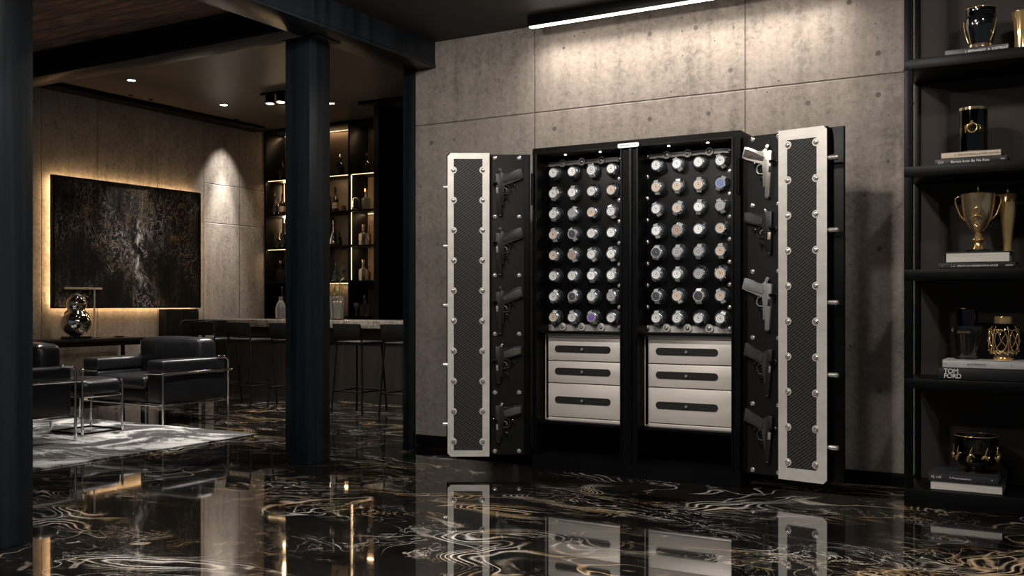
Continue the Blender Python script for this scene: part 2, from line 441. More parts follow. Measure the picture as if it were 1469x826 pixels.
def stone_mat():
    m, nt, b = new_mat('counter_stone')
    oc = ocoord(nt)
    n = noise(nt, mapping(nt, oc, (6, 6, 1.5)), 4.0, 8, 0.7, 0.8)
    n2 = noise(nt, oc, 30.0, 5, 0.7)
    k = math_node(nt, 'ADD', math_node(nt, 'MULTIPLY', n.outputs[0], 0.6), math_node(nt, 'MULTIPLY', n2.outputs[0], 0.4))
    L(nt, ramp(nt, k, [(0.36, (0.05, 0.042, 0.034)), (0.5, (0.20, 0.17, 0.14)), (0.64, (0.38, 0.34, 0.29))]), b.inputs['Base Color'])
    b.inputs['Roughness'].default_value = 0.25
    return m
M['stone'] = stone_mat()

# ------------------------------------------------------------------ mesh helpers
class MB:
    def __init__(s):
        s.bm = bmesh.new()
        s.boxed = False
        s.tubed = False

    def _add(s, verts, faces):
        vs = [s.bm.verts.new(v) for v in verts]
        fs = []
        for f in faces:
            try:
                fs.append(s.bm.faces.new([vs[i] for i in f]))
            except ValueError:
                pass
        return vs, fs

    def box(s, x0, x1, y0, y1, z0, z1, bev=0.0, seg=2):
        s.boxed = True
        v = [(x0, y0, z0), (x1, y0, z0), (x1, y1, z0), (x0, y1, z0), (x0, y0, z1), (x1, y0, z1), (x1, y1, z1), (x0, y1, z1)]
        f = [(3, 2, 1, 0), (4, 5, 6, 7), (0, 1, 5, 4), (1, 2, 6, 5), (2, 3, 7, 6), (3, 0, 4, 7)]
        vs, fs = s._add(v, f)
        if bev > 0:
            es = list({e for q in fs for e in q.edges})
            bmesh.ops.bevel(s.bm, geom=es, offset=bev, segments=seg, profile=0.5, affect='EDGES', clamp_overlap=True)
        return s

    def cyl(s, p0, p1, r0, r1=None, seg=14):
        r1 = r0 if r1 is None else r1
        p0, p1 = Vector(p0), Vector(p1)
        ax = (p1 - p0).normalized()
        a = ax.orthogonal().normalized()
        b = ax.cross(a)
        v = []
        for p, r in ((p0, r0), (p1, r1)):
            for i in range(seg):
                t = 2 * math.pi * i / seg
                v.append(p + (a * math.cos(t) + b * math.sin(t)) * r)
        f = [(i, (i + 1) % seg, seg + (i + 1) % seg, seg + i) for i in range(seg)]
        f += [tuple(reversed(range(seg))), tuple(range(seg, 2 * seg))]
        s._add(v, f)
        return s

    def tube(s, pts, r, seg=8, closed=False):
        s.tubed = True
        pts = [Vector(p) for p in pts]
        n = len(pts)
        rs = r if isinstance(r, (list, tuple)) else [r] * n
        ref = None
        rings = []
        for i in range(n):
            if closed:
                t = pts[(i + 1) % n] - pts[i - 1]
            else:
                t = pts[min(i + 1, n - 1)] - pts[max(i - 1, 0)]
            t.normalize()
            if ref is None:
                ref = t.orthogonal().normalized()
            a = (ref - t * ref.dot(t))
            a = a.normalized() if a.length > 1e-6 else t.orthogonal().normalized()
            ref = a
            b = t.cross(a)
            rings.append([s.bm.verts.new(pts[i] + (a * math.cos(2 * math.pi * k / seg) + b * math.sin(2 * math.pi * k / seg)) * rs[i]) for k in range(seg)])
        m = n if closed else n - 1
        for i in range(m):
            A, B = rings[i], rings[(i + 1) % n]
            for k in range(seg):
                try:
                    s.bm.faces.new((A[k], A[(k + 1) % seg], B[(k + 1) % seg], B[k]))
                except ValueError:
                    pass
        if not closed:
            s.bm.faces.new(list(reversed(rings[0])))
            s.bm.faces.new(rings[-1])
        return s

    def lathe(s, prof, c=(0, 0, 0), seg=24, sx=1.0, sy=1.0, axis='Z'):
        rings = []
        for (r, z) in prof:
            if r < 1e-5:
                p = (0, 0, z)
                rings.append([s.bm.verts.new(p)])
            else:
                rings.append([s.bm.verts.new((r * math.cos(2 * math.pi * k / seg) * sx, r * math.sin(2 * math.pi * k / seg) * sy, z)) for k in range(seg)])
        vs = [v for q in rings for v in q]
        for A, B in zip(rings[:-1], rings[1:]):
            for k in range(seg):
                k2 = (k + 1) % seg
                if len(A) == 1 and len(B) == 1:
                    continue
                if len(A) == 1:
                    f = (A[0], B[k2], B[k])
                elif len(B) == 1:
                    f = (A[k], A[k2], B[0])
                else:
                    f = (A[k], A[k2], B[k2], B[k])
                try:
                    s.bm.faces.new(f)
                except ValueError:
                    pass
        for v in vs:
            x, y, z = v.co
            if axis == 'Y':
                v.co = Vector((x, -z, y))      # profile height points to -Y (towards the room)
            v.co = v.co + Vector(c)
        return s

    def prism(s, poly, y0, y1, bev=0.0):
        """polygon in the XZ plane extruded along Y"""
        n = len(poly)
        v = [(p[0], y0, p[1]) for p in poly] + [(p[0], y1, p[1]) for p in poly]
        f = [tuple(range(n)), tuple(reversed(range(n, 2 * n)))]
        f += [(i, n + i, n + (i + 1) % n, (i + 1) % n) for i in range(n)]
        vs, fs = s._add(v, f)
        if bev:
            es = list({e for q in fs for e in q.edges})
            bmesh.ops.bevel(s.bm, geom=es, offset=bev, segments=2, profile=0.5, affect='EDGES', clamp_overlap=True)
        return s

    def sphere(s, c, r, seg=20, rings=12):
        rx, ry, rz = r if isinstance(r, (tuple, list)) else (r, r, r)
        q = bmesh.ops.create_uvsphere(s.bm, u_segments=seg, v_segments=rings, radius=1.0)
        for v in q['verts']:
            v.co = Vector((v.co.x * rx, v.co.y * ry, v.co.z * rz)) + Vector(c)
        return s

    def build(s, name, mat, parent=None, smooth=28):
        if s.tubed and not s.boxed and smooth == 28:
            smooth = 62
        me = bpy.data.meshes.new(name)
        bmesh.ops.recalc_face_normals(s.bm, faces=s.bm.faces[:])
        s.bm.to_mesh(me)
        s.bm.free()
        me.materials.append(mat)
        if smooth:
            me.shade_smooth()
            me.set_sharp_from_angle(angle=R(smooth))
        o = bpy.data.objects.new(name, me)
        C.objects.link(o)
        if parent is not None:
            o.parent = parent
        return o

def thing(name, label, cat, loc=(0, 0, 0), rz=0.0, group=None):
    o = bpy.data.objects.new(name, None)
    o.empty_display_size = 0.05
    C.objects.link(o)
    o.location = loc
    o.rotation_euler = (0, 0, rz)
    tag(o, label, cat, group)
    return o

def tag(o, label, cat, group=None):
    o['label'] = label
    o['category'] = cat
    if group:
        o['group'] = group
    return o

def struct(o, label=None):
    o['kind'] = 'structure'
    if label:
        o['label'] = label
    return o

def copy_tree(o, parent=None):
    kids = list(o.children)
    c = o.copy()
    C.objects.link(c)
    if parent is not None:
        c.parent = parent
    for ch in kids:
        copy_tree(ch, c)
    return c

def text_part(name, txt, size, mat, parent, loc, rot, depth=0.0006, spacing=1.0, sx=1.0, line=1.0, align='LEFT', shear=0.0):
    cu = bpy.data.curves.new(name, 'FONT')
    cu.body = txt
    cu.size = size
    cu.extrude = depth
    cu.space_character = spacing
    cu.space_line = line
    cu.align_x = align
    cu.shear = shear
    t = bpy.data.objects.new(name + '_tmp', cu)
    C.objects.link(t)
    dg = bpy.context.evaluated_depsgraph_get()
    me = bpy.data.meshes.new_from_object(t.evaluated_get(dg))
    bpy.data.objects.remove(t)
    bpy.data.curves.remove(cu)
    me.name = name
    me.materials.clear()
    me.materials.append(mat)
    o = bpy.data.objects.new(name, me)
    C.objects.link(o)
    o.parent = parent
    o.location = loc
    o.rotation_euler = rot
    o.scale = (sx, 1, 1)
    return o

def lamp(name, kind, loc, energy, col, parent=None, size=0.1, target=None, spot=60, blend=0.5):
    d = bpy.data.lights.new(name, kind)
    d.energy = energy
    d.color = col
    if kind == 'SPOT':
        d.spot_size = R(spot)
        d.spot_blend = blend
        d.shadow_soft_size = size
    elif kind == 'AREA':
        d.shape = 'DISK'
        d.size = size
    else:
        d.shadow_soft_size = size
    o = bpy.data.objects.new(name, d)
    C.objects.link(o)
    if parent is not None:
        o.parent = parent
    o.location = loc
    if target is not None:
        o.rotation_euler = (Vector(target)).to_track_quat('-Z', 'Y').to_euler()
    return o

# ------------------------------------------------------------------ room shell
struct(MB().box(-10.6, 4.0, -3.0, 11.8, -0.12, 0.0).build('floor', M['floor'], smooth=0))
struct(MB().box(-4.71, 4.0, 6.58, 6.80, 0.0, 3.33).build('wall_back', M['concrete'], smooth=0))
struct(MB().box(-10.42, -10.2, -3.0, 11.8, 0.0, 3.95).build('wall_left', M['concrete_left'], smooth=0))
struct(MB().box(-10.2, -4.75, 11.3, 11.5, 0.0, 3.95).build('wall_rear', M['bar_front'], smooth=0))
struct(MB().box(-5.0, -4.81, 6.82, 11.3, 0.0, 3.95).build('wall_right', M['bar_front'], smooth=0))
struct(MB().box(-4.81, -4.71, 6.54, 6.82, 0.0, 3.08, 0.004).build('trim_1', M['black_steel']), 'dark steel jamb at the left end of the concrete wall')
struct(MB().box(-4.70, 4.0, 6.565, 6.58, 0.0, 0.085, 0.003).build('baseboard_back', M['black_paint']))
struct(MB().box(-10.2, -10.18, 2.0, 10.4, 0.0, 0.085, 0.003).build('baseboard_left', M['black_paint']))
struct(MB().box(-4.68, 4.0, -3.0, 6.6, 3.27, 3.35).build('ceiling', M['ceiling'], smooth=0))
struct(MB().box(-10.4, -4.68, -3.0, 5.42, 3.34, 3.42).build('ceiling_planks', M['planks'], smooth=0))
struct(MB().box(-10.4, -4.75, 5.42, 11.5, 3.66, 3.76).build('ceiling_lounge', M['lounge_ceiling'], smooth=0))
struct(MB().box(-10.2, -9.98, 5.56, 10.3, 3.60, 3.66, 0.004).build('trim_2', M['black_paint']))
struct(MB().box(-10.2, -4.9, 5.36, 5.43, 3.42, 3.66).build('trim_3', M['black_paint'], smooth=0))

def i_beam(name, p0, p1, wdt, z0, z1, ft=0.03, lip=True):
    """I-beam between two plan points; a web with a bottom and a top flange"""
    b = MB()
    (x0, y0), (x1, y1) = p0, p1
    if abs(x1 - x0) > abs(y1 - y0):
        yc = y0
        b.box(x0, x1, yc - wdt / 2, yc + wdt / 2, z0, z0 + ft, 0.003)
        b.box(x0, x1, yc - wdt / 2, yc + wdt / 2, z1 - ft, z1, 0.003)
        b.box(x0, x1, yc - 0.025, yc + 0.025, z0 + ft, z1 - ft)
    else:
        xc = x0
        b.box(xc - wdt / 2, xc + wdt / 2, y0, y1, z0, z0 + ft, 0.003)
        b.box(xc - wdt / 2, xc + wdt / 2, y0, y1, z1 - ft, z1, 0.003)
        b.box(xc + wdt / 2 - 0.06, xc + wdt / 2 - 0.008, y0, y1, z0 + ft, z1 - ft)
    return struct(b.build(name, M['black_steel']))
i_beam('steel_beam', (-10.2, 5.44), (-4.85, 5.44), 0.24, 3.12, 3.34)
i_beam('steel_beam', (-4.66, -3.0), (-4.66, 6.58), 0.30, 3.06, 3.34)

def column(x0, x1, y0, y1, z1, label):
    t = bpy.data.objects.new('steel_column', None)
    C.objects.link(t)
    t.location = ((x0 + x1) / 2, (y0 + y1) / 2, 0)
    struct(t, label)
    a, b = (x1 - x0) / 2, (y1 - y0) / 2
    MB().box(-a, a, -b, b, 0, z1, 0.006).build('shaft', M['black_steel'], t)
    return t
ca = column(-4.985, -4.755, 5.345, 5.57, 3.05, 'square blackened steel column between lounge and safe')
MB().box(-0.13, 0.20, -0.13, 0.13, 3.05, 3.06, 0.002).build('cap_plate', M['black_steel'], ca)
MB().box(-0.06, 0.10, -0.05, 0.05, 3.02, 3.075, 0.002).build('bracket', M['steel'], ca)
column(-4.59, -4.37, 2.70, 2.95, 3.06, 'square blackened steel column cut by the left edge')

# ------------------------------------------------------------------ linear lamp over the safe
t = thing('linear_lamp', 'long bright white linear lamp on the ceiling above the open safe', 'lamp', (-2.6, 6.37, 3.27))
MB().box(-0.93, 1.27, -0.032, 0.032, -0.07, 0.0, 0.003).build('housing', M['black_paint'], t)
MB().box(-0.92, 1.26, -0.020, 0.020, -0.078, -0.0705, 0.002).build('diffuser', M['led'], t)

ld = bpy.data.lights.new('beam', 'AREA')
ld.shape = 'RECTANGLE'; ld.size = 2.2; ld.size_y = 0.03; ld.energy = 14.0; ld.color = (1.0, 0.91, 0.81); ld.spread = R(105)
lo_ = bpy.data.objects.new('beam', ld); C.objects.link(lo_); lo_.parent = t
lo_.location = (0.17, 0, -0.084); lo_.rotation_euler = (R(20), 0, 0)

t2 = thing('linear_lamp', 'added unseen linear fill lamp in the front ceiling over the marble floor', 'lamp', (-2.3, 3.0, 3.27))  # added out of view to brighten the floor and give the gold highlights
MB().box(-1.5, 1.5, -0.032, 0.032, -0.07, 0.0, 0.003).build('housing', M['black_paint'], t2)
MB().box(-1.49, 1.49, -0.020, 0.020, -0.078, -0.0705, 0.002).build('diffuser', M['led'], t2)
l2 = bpy.data.lights.new('beam', 'AREA')
l2.shape = 'RECTANGLE'; l2.size = 2.9; l2.size_y = 0.04; l2.energy = 70.0; l2.color = NEUTRAL; l2.spread = R(110)
o2_ = bpy.data.objects.new('beam', l2); C.objects.link(o2_); o2_.parent = t2
o2_.location = (0, 0, -0.084)

def downlight(x, y, z, label, energy, target=(0, 0, -1), spot=70, blend=0.6, r=0.045, size=0.05, col=NEUTRAL, group='recessed lounge downlights', lens=True):
    t = thing('downlight', label, 'ceiling light', (x, y, z), 0, group)
    MB().lathe([(r, -0.006), (r * 1.25, -0.008), (r * 1.3, 0.0), (r, 0.0)], seg=20).build('trim_ring', M['black_paint'], t)
    if lens:
        MB().lathe([(0, -0.004), (r, -0.004), (r, -0.002), (0, -0.002)], seg=20).build('lens', M['lamp_face'], t)
    lamp('bulb', 'SPOT', (0, 0, -0.03), energy, col, t, size, target, spot, blend)
    return t
LZ = 3.66
dl = downlight(-9.20, 7.40, LZ, 'recessed round downlight above the black artwork, left in the lounge ceiling', LOUNGE_LIGHT * 0.7, (0.1, -0.25, -1.0), 60, 0.8)
downlight(-9.86, 7.92, 3.66, 'small slot light above the artwork, first of two', LOUNGE_LIGHT * 1.8, (-0.20, 0, -1.25), 20, 1.0, r=0.02, size=0.02, col=(0.93, 0.95, 1.0), lens=False)
downlight(-9.86, 8.22, 3.66, 'small slot light above the artwork, second of two', LOUNGE_LIGHT * 2.4, (-0.20, 0, -1.45), 20, 1.0, r=0.02, size=0.02, col=(0.93, 0.95, 1.0), lens=False)
downlight(-9.33, 8.90, LZ, 'recessed round downlight between the artwork and the twin spotlight', LOUNGE_LIGHT * 0.8, (-0.2, -0.7, -1.6), 60, 0.8)
downlight(-8.10, 9.50, LZ, 'recessed round downlight just right of the steel column, over the bar', LOUNGE_LIGHT * 2.4, (0.1, -0.42, -1), 85, 0.8)
dl = downlight(-9.92, 9.69, LZ, 'small downlight grazing the concrete beside the back bar', LOUNGE_LIGHT * 1.5, (-0.10, 0, -1), 66, 1.0, r=0.022, size=0.03, lens=False)
lamp('bulb', 'SPOT', (0, 0, -0.03), LOUNGE_LIGHT * 5.0, NEUTRAL, dl, 0.03, (-0.15, 0, -1), 30, 1.0)
downlight(-8.0, 5.95, LZ, 'downlight in the lounge ceiling over the rug, behind the steel beam', LOUNGE_LIGHT * 3.6, (0.1, -0.05, -1), 62, 0.7)
downlight(-6.6, 7.0, LZ, 'downlight in the lounge ceiling behind the steel column', LOUNGE_LIGHT * 5.0, (-0.15, 0.15, -1), 80, 0.8)
t = thing('twin_spotlight', 'surface mounted black twin spotlight on the lounge ceiling left of the column', 'ceiling light', (-8.27, 8.70, LZ))
MB().box(-0.19, 0.19, -0.06, 0.06, -0.025, 0, 0.004).build('mounting_plate', M['black_paint'], t)
for k in (-1, 1):
    h = MB().cyl((k * 0.085, 0, -0.12), (k * 0.085, 0, -0.025), 0.052, seg=20).build('lamp_head', M['black_paint'], t)
    MB().lathe([(0, -0.123), (0.044, -0.123), (0.044, -0.1205), (0, -0.1205)], (k * 0.085, 0, 0), 20).build('lens', M['lamp_face'], h)
    lamp('bulb', 'SPOT', (k * 0.085, 0, -0.14), LOUNGE_LIGHT * 0.9, NEUTRAL, t, 0.04, (k * 0.2, -0.3, -1), 75, 0.8)
for i, (x, y, lab) in enumerate([(-3.5, 4.1, 'added fill light in the front ceiling facing the left safe door'), (-1.75, 4.1, 'unseen light in the front ceiling facing the right safe door'),
                                 (0.2, 4.3, 'added fill light in the front ceiling before the bookshelf'), (-2.4, 1.6, 'added fill light in the front ceiling behind the others')]):
    t = thing('downlight', lab, 'ceiling light', (x, y, 3.27), 0, 'unseen front room fill lights')  # unseen fill lights for the safe and shelf, built as ceiling fixtures
    MB().lathe([(0.09, -0.006), (0.11, -0.008), (0.115, 0.0), (0.09, 0.0)], seg=24).build('trim_ring', M['black_paint'], t)
    lamp('bulb', 'AREA', (0, 0, -0.02), ROOM_LIGHT * (0.5 if i == 2 else 1.0), NEUTRAL, t, 0.18, (0.0, 0.75, -1) if i < 3 else (0, 0.9, -0.6))

downlight(-2.35, 4.15, 3.27, 'added unseen spot in the front ceiling trained on the open winder bays', 95.0, (-0.08, 1.95, -1.62), 33, 0.7, col=(0.97, 0.98, 1.0), size=0.06, group='unseen front room fill lights')  # added out of view to brighten the watch faces
# ------------------------------------------------------------------ gun safe with watch winders
SF = 6.02                                   # front plane
safe = thing('gun_safe', 'large black double door safe standing open, filled with watch winders', 'safe', (-2.57, SF, 0))
def sx(x): return x + 2.57                  # world X to safe X
b = MB()
X0, X1, ZT, DEP = sx(-3.31), sx(-1.83), 2.235, 0.54
B1 = (sx(-3.272), sx(-2.642)); B2 = (sx(-2.515), sx(-1.885))
b.box(X0, X1, 0.0, DEP, 0.0, 0.105)                                # plinth
b.box(X0, X1, 0.0, DEP, 2.185, ZT)                                 # top
b.box(X0, B1[0], 0.0, DEP, 0.105, 2.185)
b.box(B2[1], X1, 0.0, DEP, 0.105, 2.185)
b.box(B1[1], B2[0], 0.0, DEP, 0.105, 2.185)
b.box(B1[0], B1[1], DEP - 0.02, DEP, 0.105, 2.185)
b.box(B2[0], B2[1], DEP - 0.02, DEP, 0.105, 2.185)
b.build('body', M['black_paint'], safe, 0)
for (a0, a1) in (B1, B2):
    q = MB()
    q.box(a0 - 0.012, a0, -0.012, 0.0, 0.105, 2.195, 0.002).box(a1, a1 + 0.012, -0.012, 0.0, 0.105, 2.195, 0.002)
    q.box(a0, a1, -0.012, 0.0, 2.183, 2.195, 0.002)
    q.build('opening_trim', M['black_paint'], safe)
MB().box(-0.012, 0.012, -0.016, 0.0, 0.105, 2.18, 0.003).build('centre_strip', M['black_paint'], safe)
for zz in (0.25, 1.95):
    for xx in (X0 + 0.008, X1 - 0.008):
        MB().cyl((xx, -0.012, zz - 0.11), (xx, -0.012, zz + 0.11), 0.012).build('hinge', M['black_paint'], safe)
for k in range(2):
    a0, a1 = (B1, B2)[k]
    board_y = 0.17
    # steel plate behind the winders and black board over it
    MB().box(a0, a1, board_y, board_y + 0.012, 0.955, 2.158).build('steel_plate', M['steel'], safe, 0)
    MB().box(a0, a1, board_y - 0.012, board_y, 1.012, 2.125, 0.003).build('winder_board', M['black_paint'], safe)
    sh = MB().box(a0, a1, 0.035, DEP - 0.03, 0.945, 0.962, 0.002).build('shelf', M['black_paint'], safe)
    MB().box(a0, a1, 0.035, DEP - 0.03, 0.318, 0.338, 0.002).build('shelf', M['black_paint'], safe)
    # small lights in the bay ceiling
    for fx in (0.30, 0.72):
        lx = a0 + (a1 - a0) * fx
        l = MB().lathe([(0, -0.004), (0.008, -0.004), (0.008, 0.0), (0, 0.0)], (lx, 0.06, 2.185), 14).build('bay_light', M['led_dot'], safe)
        lamp('bay_bulb', 'SPOT', (lx, 0.03, 2.175), 0.15, (1, 0.96, 0.92), safe, 0.015, (0, 0.03, -1), 120, 0.8)
    # drawers: a steel chest with a lid edge and three drawers
    c0, c1 = ((sx(-3.231), sx(-2.645)), (sx(-2.480), sx(-1.888)))[k]
    q = MB()
    q.box(c0, c1, 0.08, 0.45, 0.918, 0.944, 0.002).box(c0, c1, 0.085, 0.45, 0.338, 0.360, 0.002)
    q.box(c0, c0 + 0.008, 0.10, 0.45, 0.36, 0.918).box(c1 - 0.008, c1, 0.10, 0.45, 0.36, 0.918)
    q.box(c0 - 0.031, c0 - 0.027, 0.10, 0.112, 0.345, 0.935).box(c0 - 0.031, c0 + 0.004, 0.10, 0.112, 0.935, 0.939).box(c0 - 0.031, c0 + 0.004, 0.10, 0.112, 0.341, 0.345)
    q.build('drawer_chest', M['steel_h'], safe)
    for (z0, z1, hz) in ((0.759, 0.914, 0.838), (0.603, 0.752, 0.682), (0.366, 0.596, 0.483)):
        d = MB().box(c0 + 0.002, c1 - 0.002, 0.083, 0.42, z0, z1, 0.002).build('drawer', M['steel_h'], safe)
        cx0 = c0 + 0.055; cx1 = c0 + 0.480
        poly = []
        for i in range(9):
            tt = math.pi / 2 + math.pi * i / 8
            poly.append((cx0 + 0.024 + 0.024 * math.cos(tt), hz + 0.024 * math.sin(tt)))
        for i in range(9):
            tt = -math.pi / 2 + math.pi * i / 8
            poly.append((cx1 - 0.024 + 0.024 * math.cos(tt), hz + 0.024 * math.sin(tt)))
        MB().prism(poly, 0.0795, 0.084).build('carbon_inlay', M['carbon_fine'], d)
        MB().lathe([(0, 0.016), (0.009, 0.015), (0.010, 0.009), (0.005, 0.006), (0.005, 0.0), (0, 0.0)], ((cx0 + cx1) / 2 + 0.002, 0.080, hz), 12, axis='Y').build('knob', M['screw'], d)

def screw_bm(c, r, h=None):
    h = h or r * 0.62
    m = MB()
    m.lathe([(0, h * 0.55), (r * 0.28, h * 0.55), (r * 0.32, h), (r * 0.62, h * 0.88), (r * 0.92, h * 0.42), (r, 0.0)], c, 14, axis='Y')
    return m

SCREW_MESH = screw_bm((0, 0, 0), 0.0165).build('screw', M['screw'])
SM = SCREW_MESH.data
bpy.data.objects.remove(SCREW_MESH)
WASHER = MB().lathe([(0, 0.003), (0.027, 0.003), (0.028, 0.0), (0, 0.0)], (0, 0, 0), 18, axis='Y').build('washer', M['steel'])
WM = WASHER.data
bpy.data.objects.remove(WASHER)
def put(name, mesh, parent, loc, scale=1.0):
    o = bpy.data.objects.new(name, mesh)
    C.objects.link(o)
    o.parent = parent
    o.location = loc
    o.scale = (scale,) * 3
    return o

# winders and watches ------------------------------------------------
COLS = [[-3.203 + 0.148 * i for i in range(4)], [-2.433 + 0.1463 * i for i in range(4)]]
ROWS = [2.071 - 0.1449 * i for i in range(8)]
KS = 1.0
drum_mesh = None
def make_drum():
    m = MB()
    m.lathe([(0.0, 0.020), (0.047, 0.020), (0.050, 0.016), (0.052, 0.006), (0.056, 0.006), (0.058, 0.0), (0, 0.0)], (0, 0, 0), 28, axis='Y')
    return m
o = make_drum().build('winder_drum', M['winder']); drum_mesh = o.data; bpy.data.objects.remove(o)
o = MB().lathe([(0.0, 0.042), (0.028, 0.042), (0.036, 0.038), (0.0415, 0.031), (0.0435, 0.024), (0.0440, 0.0185), (0, 0.0185)], (0, 0, 0), 28, axis='Y').build('cuff', M['winder_hood'])
cuff_mesh = o.data; bpy.data.objects.remove(o)

# one watch on a padded cuff: case, dial, hands, two strap halves, crown
def watch_parts(big):
    s = 1.30 if big else 1.20
    case = MB()
    case.lathe([(0.0, 0.0), (0.026 * s, 0.0), (0.0285 * s, 0.003), (0.0285 * s, 0.009), (0.026 * s, 0.0125), (0.0222 * s, 0.0125), (0.0212 * s, 0.0095), (0.0, 0.0095)], (0, 0, 0), 28, axis='Y')
    if big:
        for sxn in (-1, 1):
            for szn in (-1, 1):
                case.box(sxn * 0.013 * s - 0.003, sxn * 0.013 * s + 0.003, -0.008, 0.0, min(szn * 0.020 * s, szn * 0.033 * s), max(szn * 0.020 * s, szn * 0.033 * s), 0.0015)
    dial = MB().lathe([(0.0, 0.0107), (0.0213 * s, 0.0107), (0.0213 * s, 0.0096), (0, 0.0096)], (0, 0, 0), 24, axis='Y')
    straps = []
    for szn in (-1, 1):
        strap = MB()
        prof = [(-0.003, 0.022 * s), (-0.0035, 0.034), (0.003, 0.0445), (0.010, 0.0495), (0.018, 0.0505)]
        x = 0.0125 * s
        for (y0, z0), (y1, z1) in zip(prof[:-1], prof[1:]):
            z0, z1 = szn * z0, szn * z1
            v = [(-x, y0, z0), (x, y0, z0), (x, y1, z1), (-x, y1, z1), (-x, y0 + 0.003, z0 - szn * 0.003), (x, y0 + 0.003, z0 - szn * 0.003), (x, y1 + 0.003, z1 - szn * 0.003), (-x, y1 + 0.003, z1 - szn * 0.003)]
            strap._add(v, [(0, 1, 2, 3), (7, 6, 5, 4), (0, 4, 5, 1), (1, 5, 6, 2), (2, 6, 7, 3), (3, 7, 4, 0)])
        bmesh.ops.remove_doubles(strap.bm, verts=strap.bm.verts[:], dist=0.0001)
        straps.append(strap)
    crown = MB().cyl((0.0275 * s, -0.006, 0), (0.033 * s, -0.006, 0), 0.0042, seg=10)
    hands = MB()
    hands.box(-0.0012, 0.0012, -0.0122, -0.0108, 0, 0.014).box(0.0, 0.010, -0.0122, -0.0108, -0.0012, 0.0012)
    return case, dial, straps, crown, hands
PROTO = {}
def watch_proto(dial, strap_kind, big):
    key = (dial, strap_kind, big)
    if key in PROTO:
        return copy_tree(PROTO[key])
    t = thing('wristwatch', '', 'watch')
    case, dl, sts, cr, hd = watch_parts(big)
    co = case.build('case', M['watch_steel'], t)
    do = dl.build('dial', M['dial_' + dial], t)
    hd.build('hands', M['ink'] if dial in ('white', 'silver', 'champagne') else M['watch_steel'], do)
    for st in sts:
        st.build('strap', {'steel': M['watch_steel'], 'leather': M['leather'], 'white': M['white_plate']}[strap_kind], t)
    cr.build('crown', M['watch_steel'], co)
    PROTO[key] = t
    return t
rnd = random.Random(3)
ORD = ['top', 'second', 'third', 'fourth', 'fifth', 'sixth', 'seventh', 'bottom']
CORD = ['first', 'second', 'third', 'fourth']
SPECIAL = {(0, 7, 2): ('purple', 'steel', False), (1, 1, 3): ('blue', 'steel', False), (1, 6, 2): ('black', 'white', True), (1, 6, 0): ('black', 'steel', False),
           (0, 4, 1): ('brown', 'steel', False), (0, 3, 1): ('black', 'steel', False), (1, 3, 1): ('brown', 'steel', True), (1, 4, 0): ('black', 'steel', True),
           (1, 4, 2): ('grey', 'steel', False), (0, 6, 1): ('black', 'steel', False), (0, 6, 3): ('grey', 'steel', False), (1, 5, 3): ('champagne', 'leather', True),
           (1, 5, 2): ('grey', 'leather', False), (0, 2, 1): ('grey', 'steel', False), (1, 4, 1): ('grey', 'steel', False), (1, 2, 3): ('grey', 'steel', False),
           (0, 0, 2): ('silver', 'steel', True), (1, 1, 1): ('champagne', 'steel', False), (1, 0, 2): ('white', 'leather', False), (0, 0, 1): ('white', 'leather', False), (1, 0, 0): ('silver', 'leather', False),
           (0, 0, 3): ('white', 'leather', False), (0, 0, 0): ('silver', 'leather', False)}
for k in range(2):
    for r in range(8):
        for c in range(4):
            x, z = COLS[k][c], ROWS[r]
            dr_ = put('winder_drum', drum_mesh, safe, (sx(x * KS), 0.158, 1.15 + (z - 1.15) * KS))
            put('cuff', cuff_mesh, dr_, (0, 0, 0))
            spec = SPECIAL.get((k, r, c)) or (rnd.choice(['white', 'silver', 'silver', 'white', 'champagne', 'silver']), rnd.choice(['steel', 'steel', 'steel', 'leather']), False)
            wt = watch_proto(*spec)
            wt.name = 'wristwatch'
            wt.location = (x * KS, SF + 0.158 - 0.0445, 1.15 + (z - 1.15) * KS)
            wt.rotation_euler = (0, rnd.uniform(-0.5, 0.5) if (k, r, c) != (1, 6, 2) else 0, 0)
            tag(wt, '%s dial watch, %s row, %s winder from the left in the %s bay' % (spec[0], ORD[r], CORD[c], ('left', 'right')[k]), 'watch', 'watches on the winders')
    # screws round the winder board
    a0, a1 = (B1, B2)[k]
    xs = [sx((COLS[k][i] + COLS[k][i + 1]) / 2 * 1.0085 - 0.0) for i in range(3)]
    xl, xr = sx((COLS[k][0] - 0.062) * 1.0085), sx((COLS[k][3] + 0.062) * 1.0085)
    for zz in (2.143, 0.992):
        for xx in xs:
            put('washer', WM, safe, (xx, 0.160, zz), 1.0)
            put('screw', SM, safe, (xx, 0.158, zz), 1.0)
    zs = [2.143, 0.992] + [1.15 + ((ROWS[i] + ROWS[i + 1]) / 2 - 1.15) * 1.0085 for i in range(7)]
    for zz in zs:
        for xx in (xl, xr):
            put('screw', SM, safe, (xx, 0.158, zz), 0.95)

# nameplate
def pill(w2, h2, n=6):
    rr = h2 * 0.75
    pts = []
    for (cx, cz, a0) in ((w2 - rr, h2 - rr, 0), (-w2 + rr, h2 - rr, 90), (-w2 + rr, -h2 + rr, 180), (w2 - rr, -h2 + rr, 270)):
        for i in range(n):
            a = R(a0 + 90 * i / (n - 1))
            pts.append((cx + rr * math.cos(a), cz + rr * math.sin(a)))
    return pts
npx, npz = sx(-2.578), 2.198
plate = MB().prism([(npx + p[0], npz + p[1]) for p in pill(0.076, 0.0145)], -0.022, -0.016).build('nameplate', M['white_plate'], safe)
plate['label'] = 'small white rounded nameplate with dark lettering'
text_part('lettering', 'BORNSTEIN  P. A. R.', 0.0135, M['ink'], plate, (npx, -0.0226, npz - 0.0047), (R(90), 0, 0), 0.0003, 1.0, 0.98, 1.0, 'CENTER')

